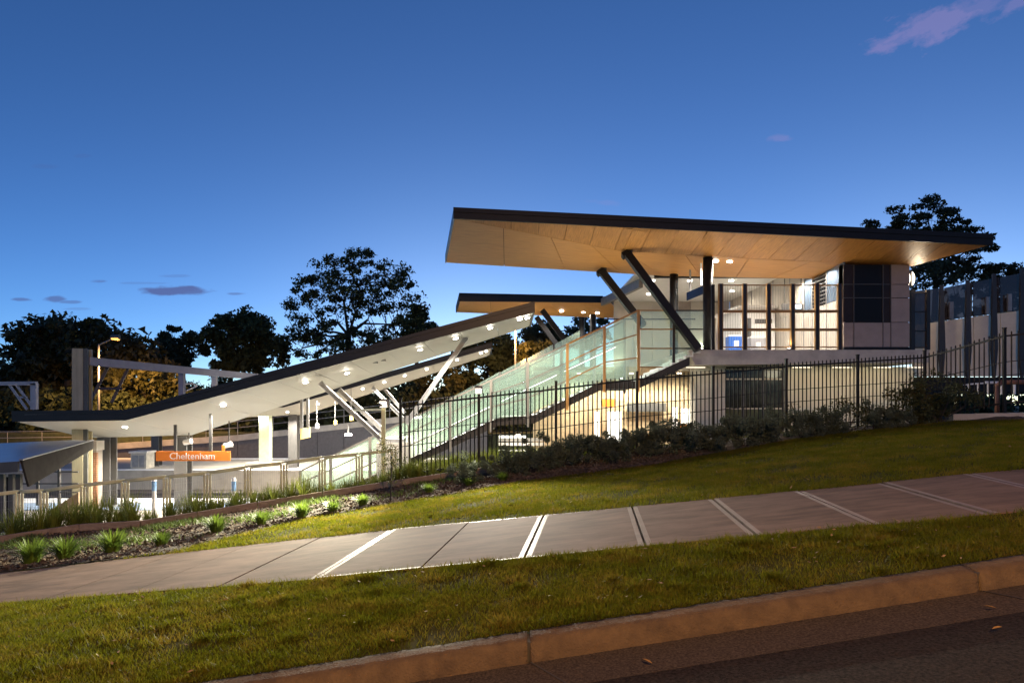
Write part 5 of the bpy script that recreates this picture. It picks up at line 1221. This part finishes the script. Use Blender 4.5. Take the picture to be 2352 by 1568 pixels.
for x in (2096, 2131): q = P(x, 665, 26.5); MB().box(q.x-.07, q.x+.07, 26.45, 26.6, P(0, 803, 26.5).z, q.z).build('post', bronze_m, gy)
for y in (672, 716, 760, 798):
    MB().beam(P(2100, y, 26.52), P(2127, y, 26.52), .06, .06).build('rail', bronze_m, gy)
for a, b in ((674, 714), (718, 758), (762, 796)): q, w = P(2100, b, 26.52), P(2127, a, 26.52); MB().box(q.x, w.x, 26.51, 26.53, q.z, w.z).build('glass_panel', screen_dark, gy)
hp = thing('pipe_barrier', 'rusty brown pipe barrier behind the fence corner at right', 'railing', P(2320, 950, 21))
for a, b in (((2290, 950), (2290, 886)), ((2290, 886), (2300, 878)), ((2300, 878), (2420, 876)), ((2360, 877), (2360, 950))): MB().tube(P(*a, 21), P(*b, 21), .07, n=10).build('pipe', M('rust_paint', (.16, .07, .045), .6) if a[0] == 2290 and a[1] == 950 else bpy.data.materials['rust_paint'], hp, smooth=True)
wr = thing('white_railing', 'white low railing under the bridge approach at right', 'railing', P(2270, 905, 26))
for x in (2225, 2247, 2270, 2300, 2330): MB().tube(P(x, 880, 26), P(x, 905, 26), .045, n=6).build('post', white2_m, wr)
MB().tube(P(2200, 884, 26), P(2270, 879, 26), .03, n=6).build('rail', white2_m, wr); MB().tube(P(2262, 878, 26), P(2345, 879, 26), .05, n=6).build('rail', white2_m, wr)
sb = thing('concrete_plinth', 'low concrete plinth under the right end of the fence', 'plinth', P(2270, 958, 18.2))
A, B = P(2190, 965, 18.95), P(2420, 962, 17.1)
MB().prism([A, B, B+Vector((0, 0, .17)), A+Vector((0, 0, .17))], (.25, .6, 0)).build('block', conc_m, sb)

# ------------------------------------------------------------------ sodium street lamp on the camera's side of the road
sl2 = thing('street_lamp', 'amber street lamp standing on the near side of the road', 'street lamp', (1.5, -7.5, .0))
MB().tube((1.5, -7.5, -.2), (1.5, -7.5, 8.6), .09, .06).build('pole', steel_m, sl2, smooth=True)
MB().tube((1.5, -7.5, 8.6), (1.5, -5.4, 9.0), .05, .04).build('arm', steel_m, sl2)
MB().tube((1.5, -5.5, 9.0), (1.5, -4.7, 9.0), .13, .17, n=10).build('lamp_head', steel_d, sl2)
MB().tube((1.5, -5.4, 8.9), (1.5, -4.8, 8.9), .11, .13, n=10).build('lamp_glass', lamp_sodium, sl2)
lamp('POINT', (1.5, -5.0, 8.6), 8300, SOD, sl2, size=.2)
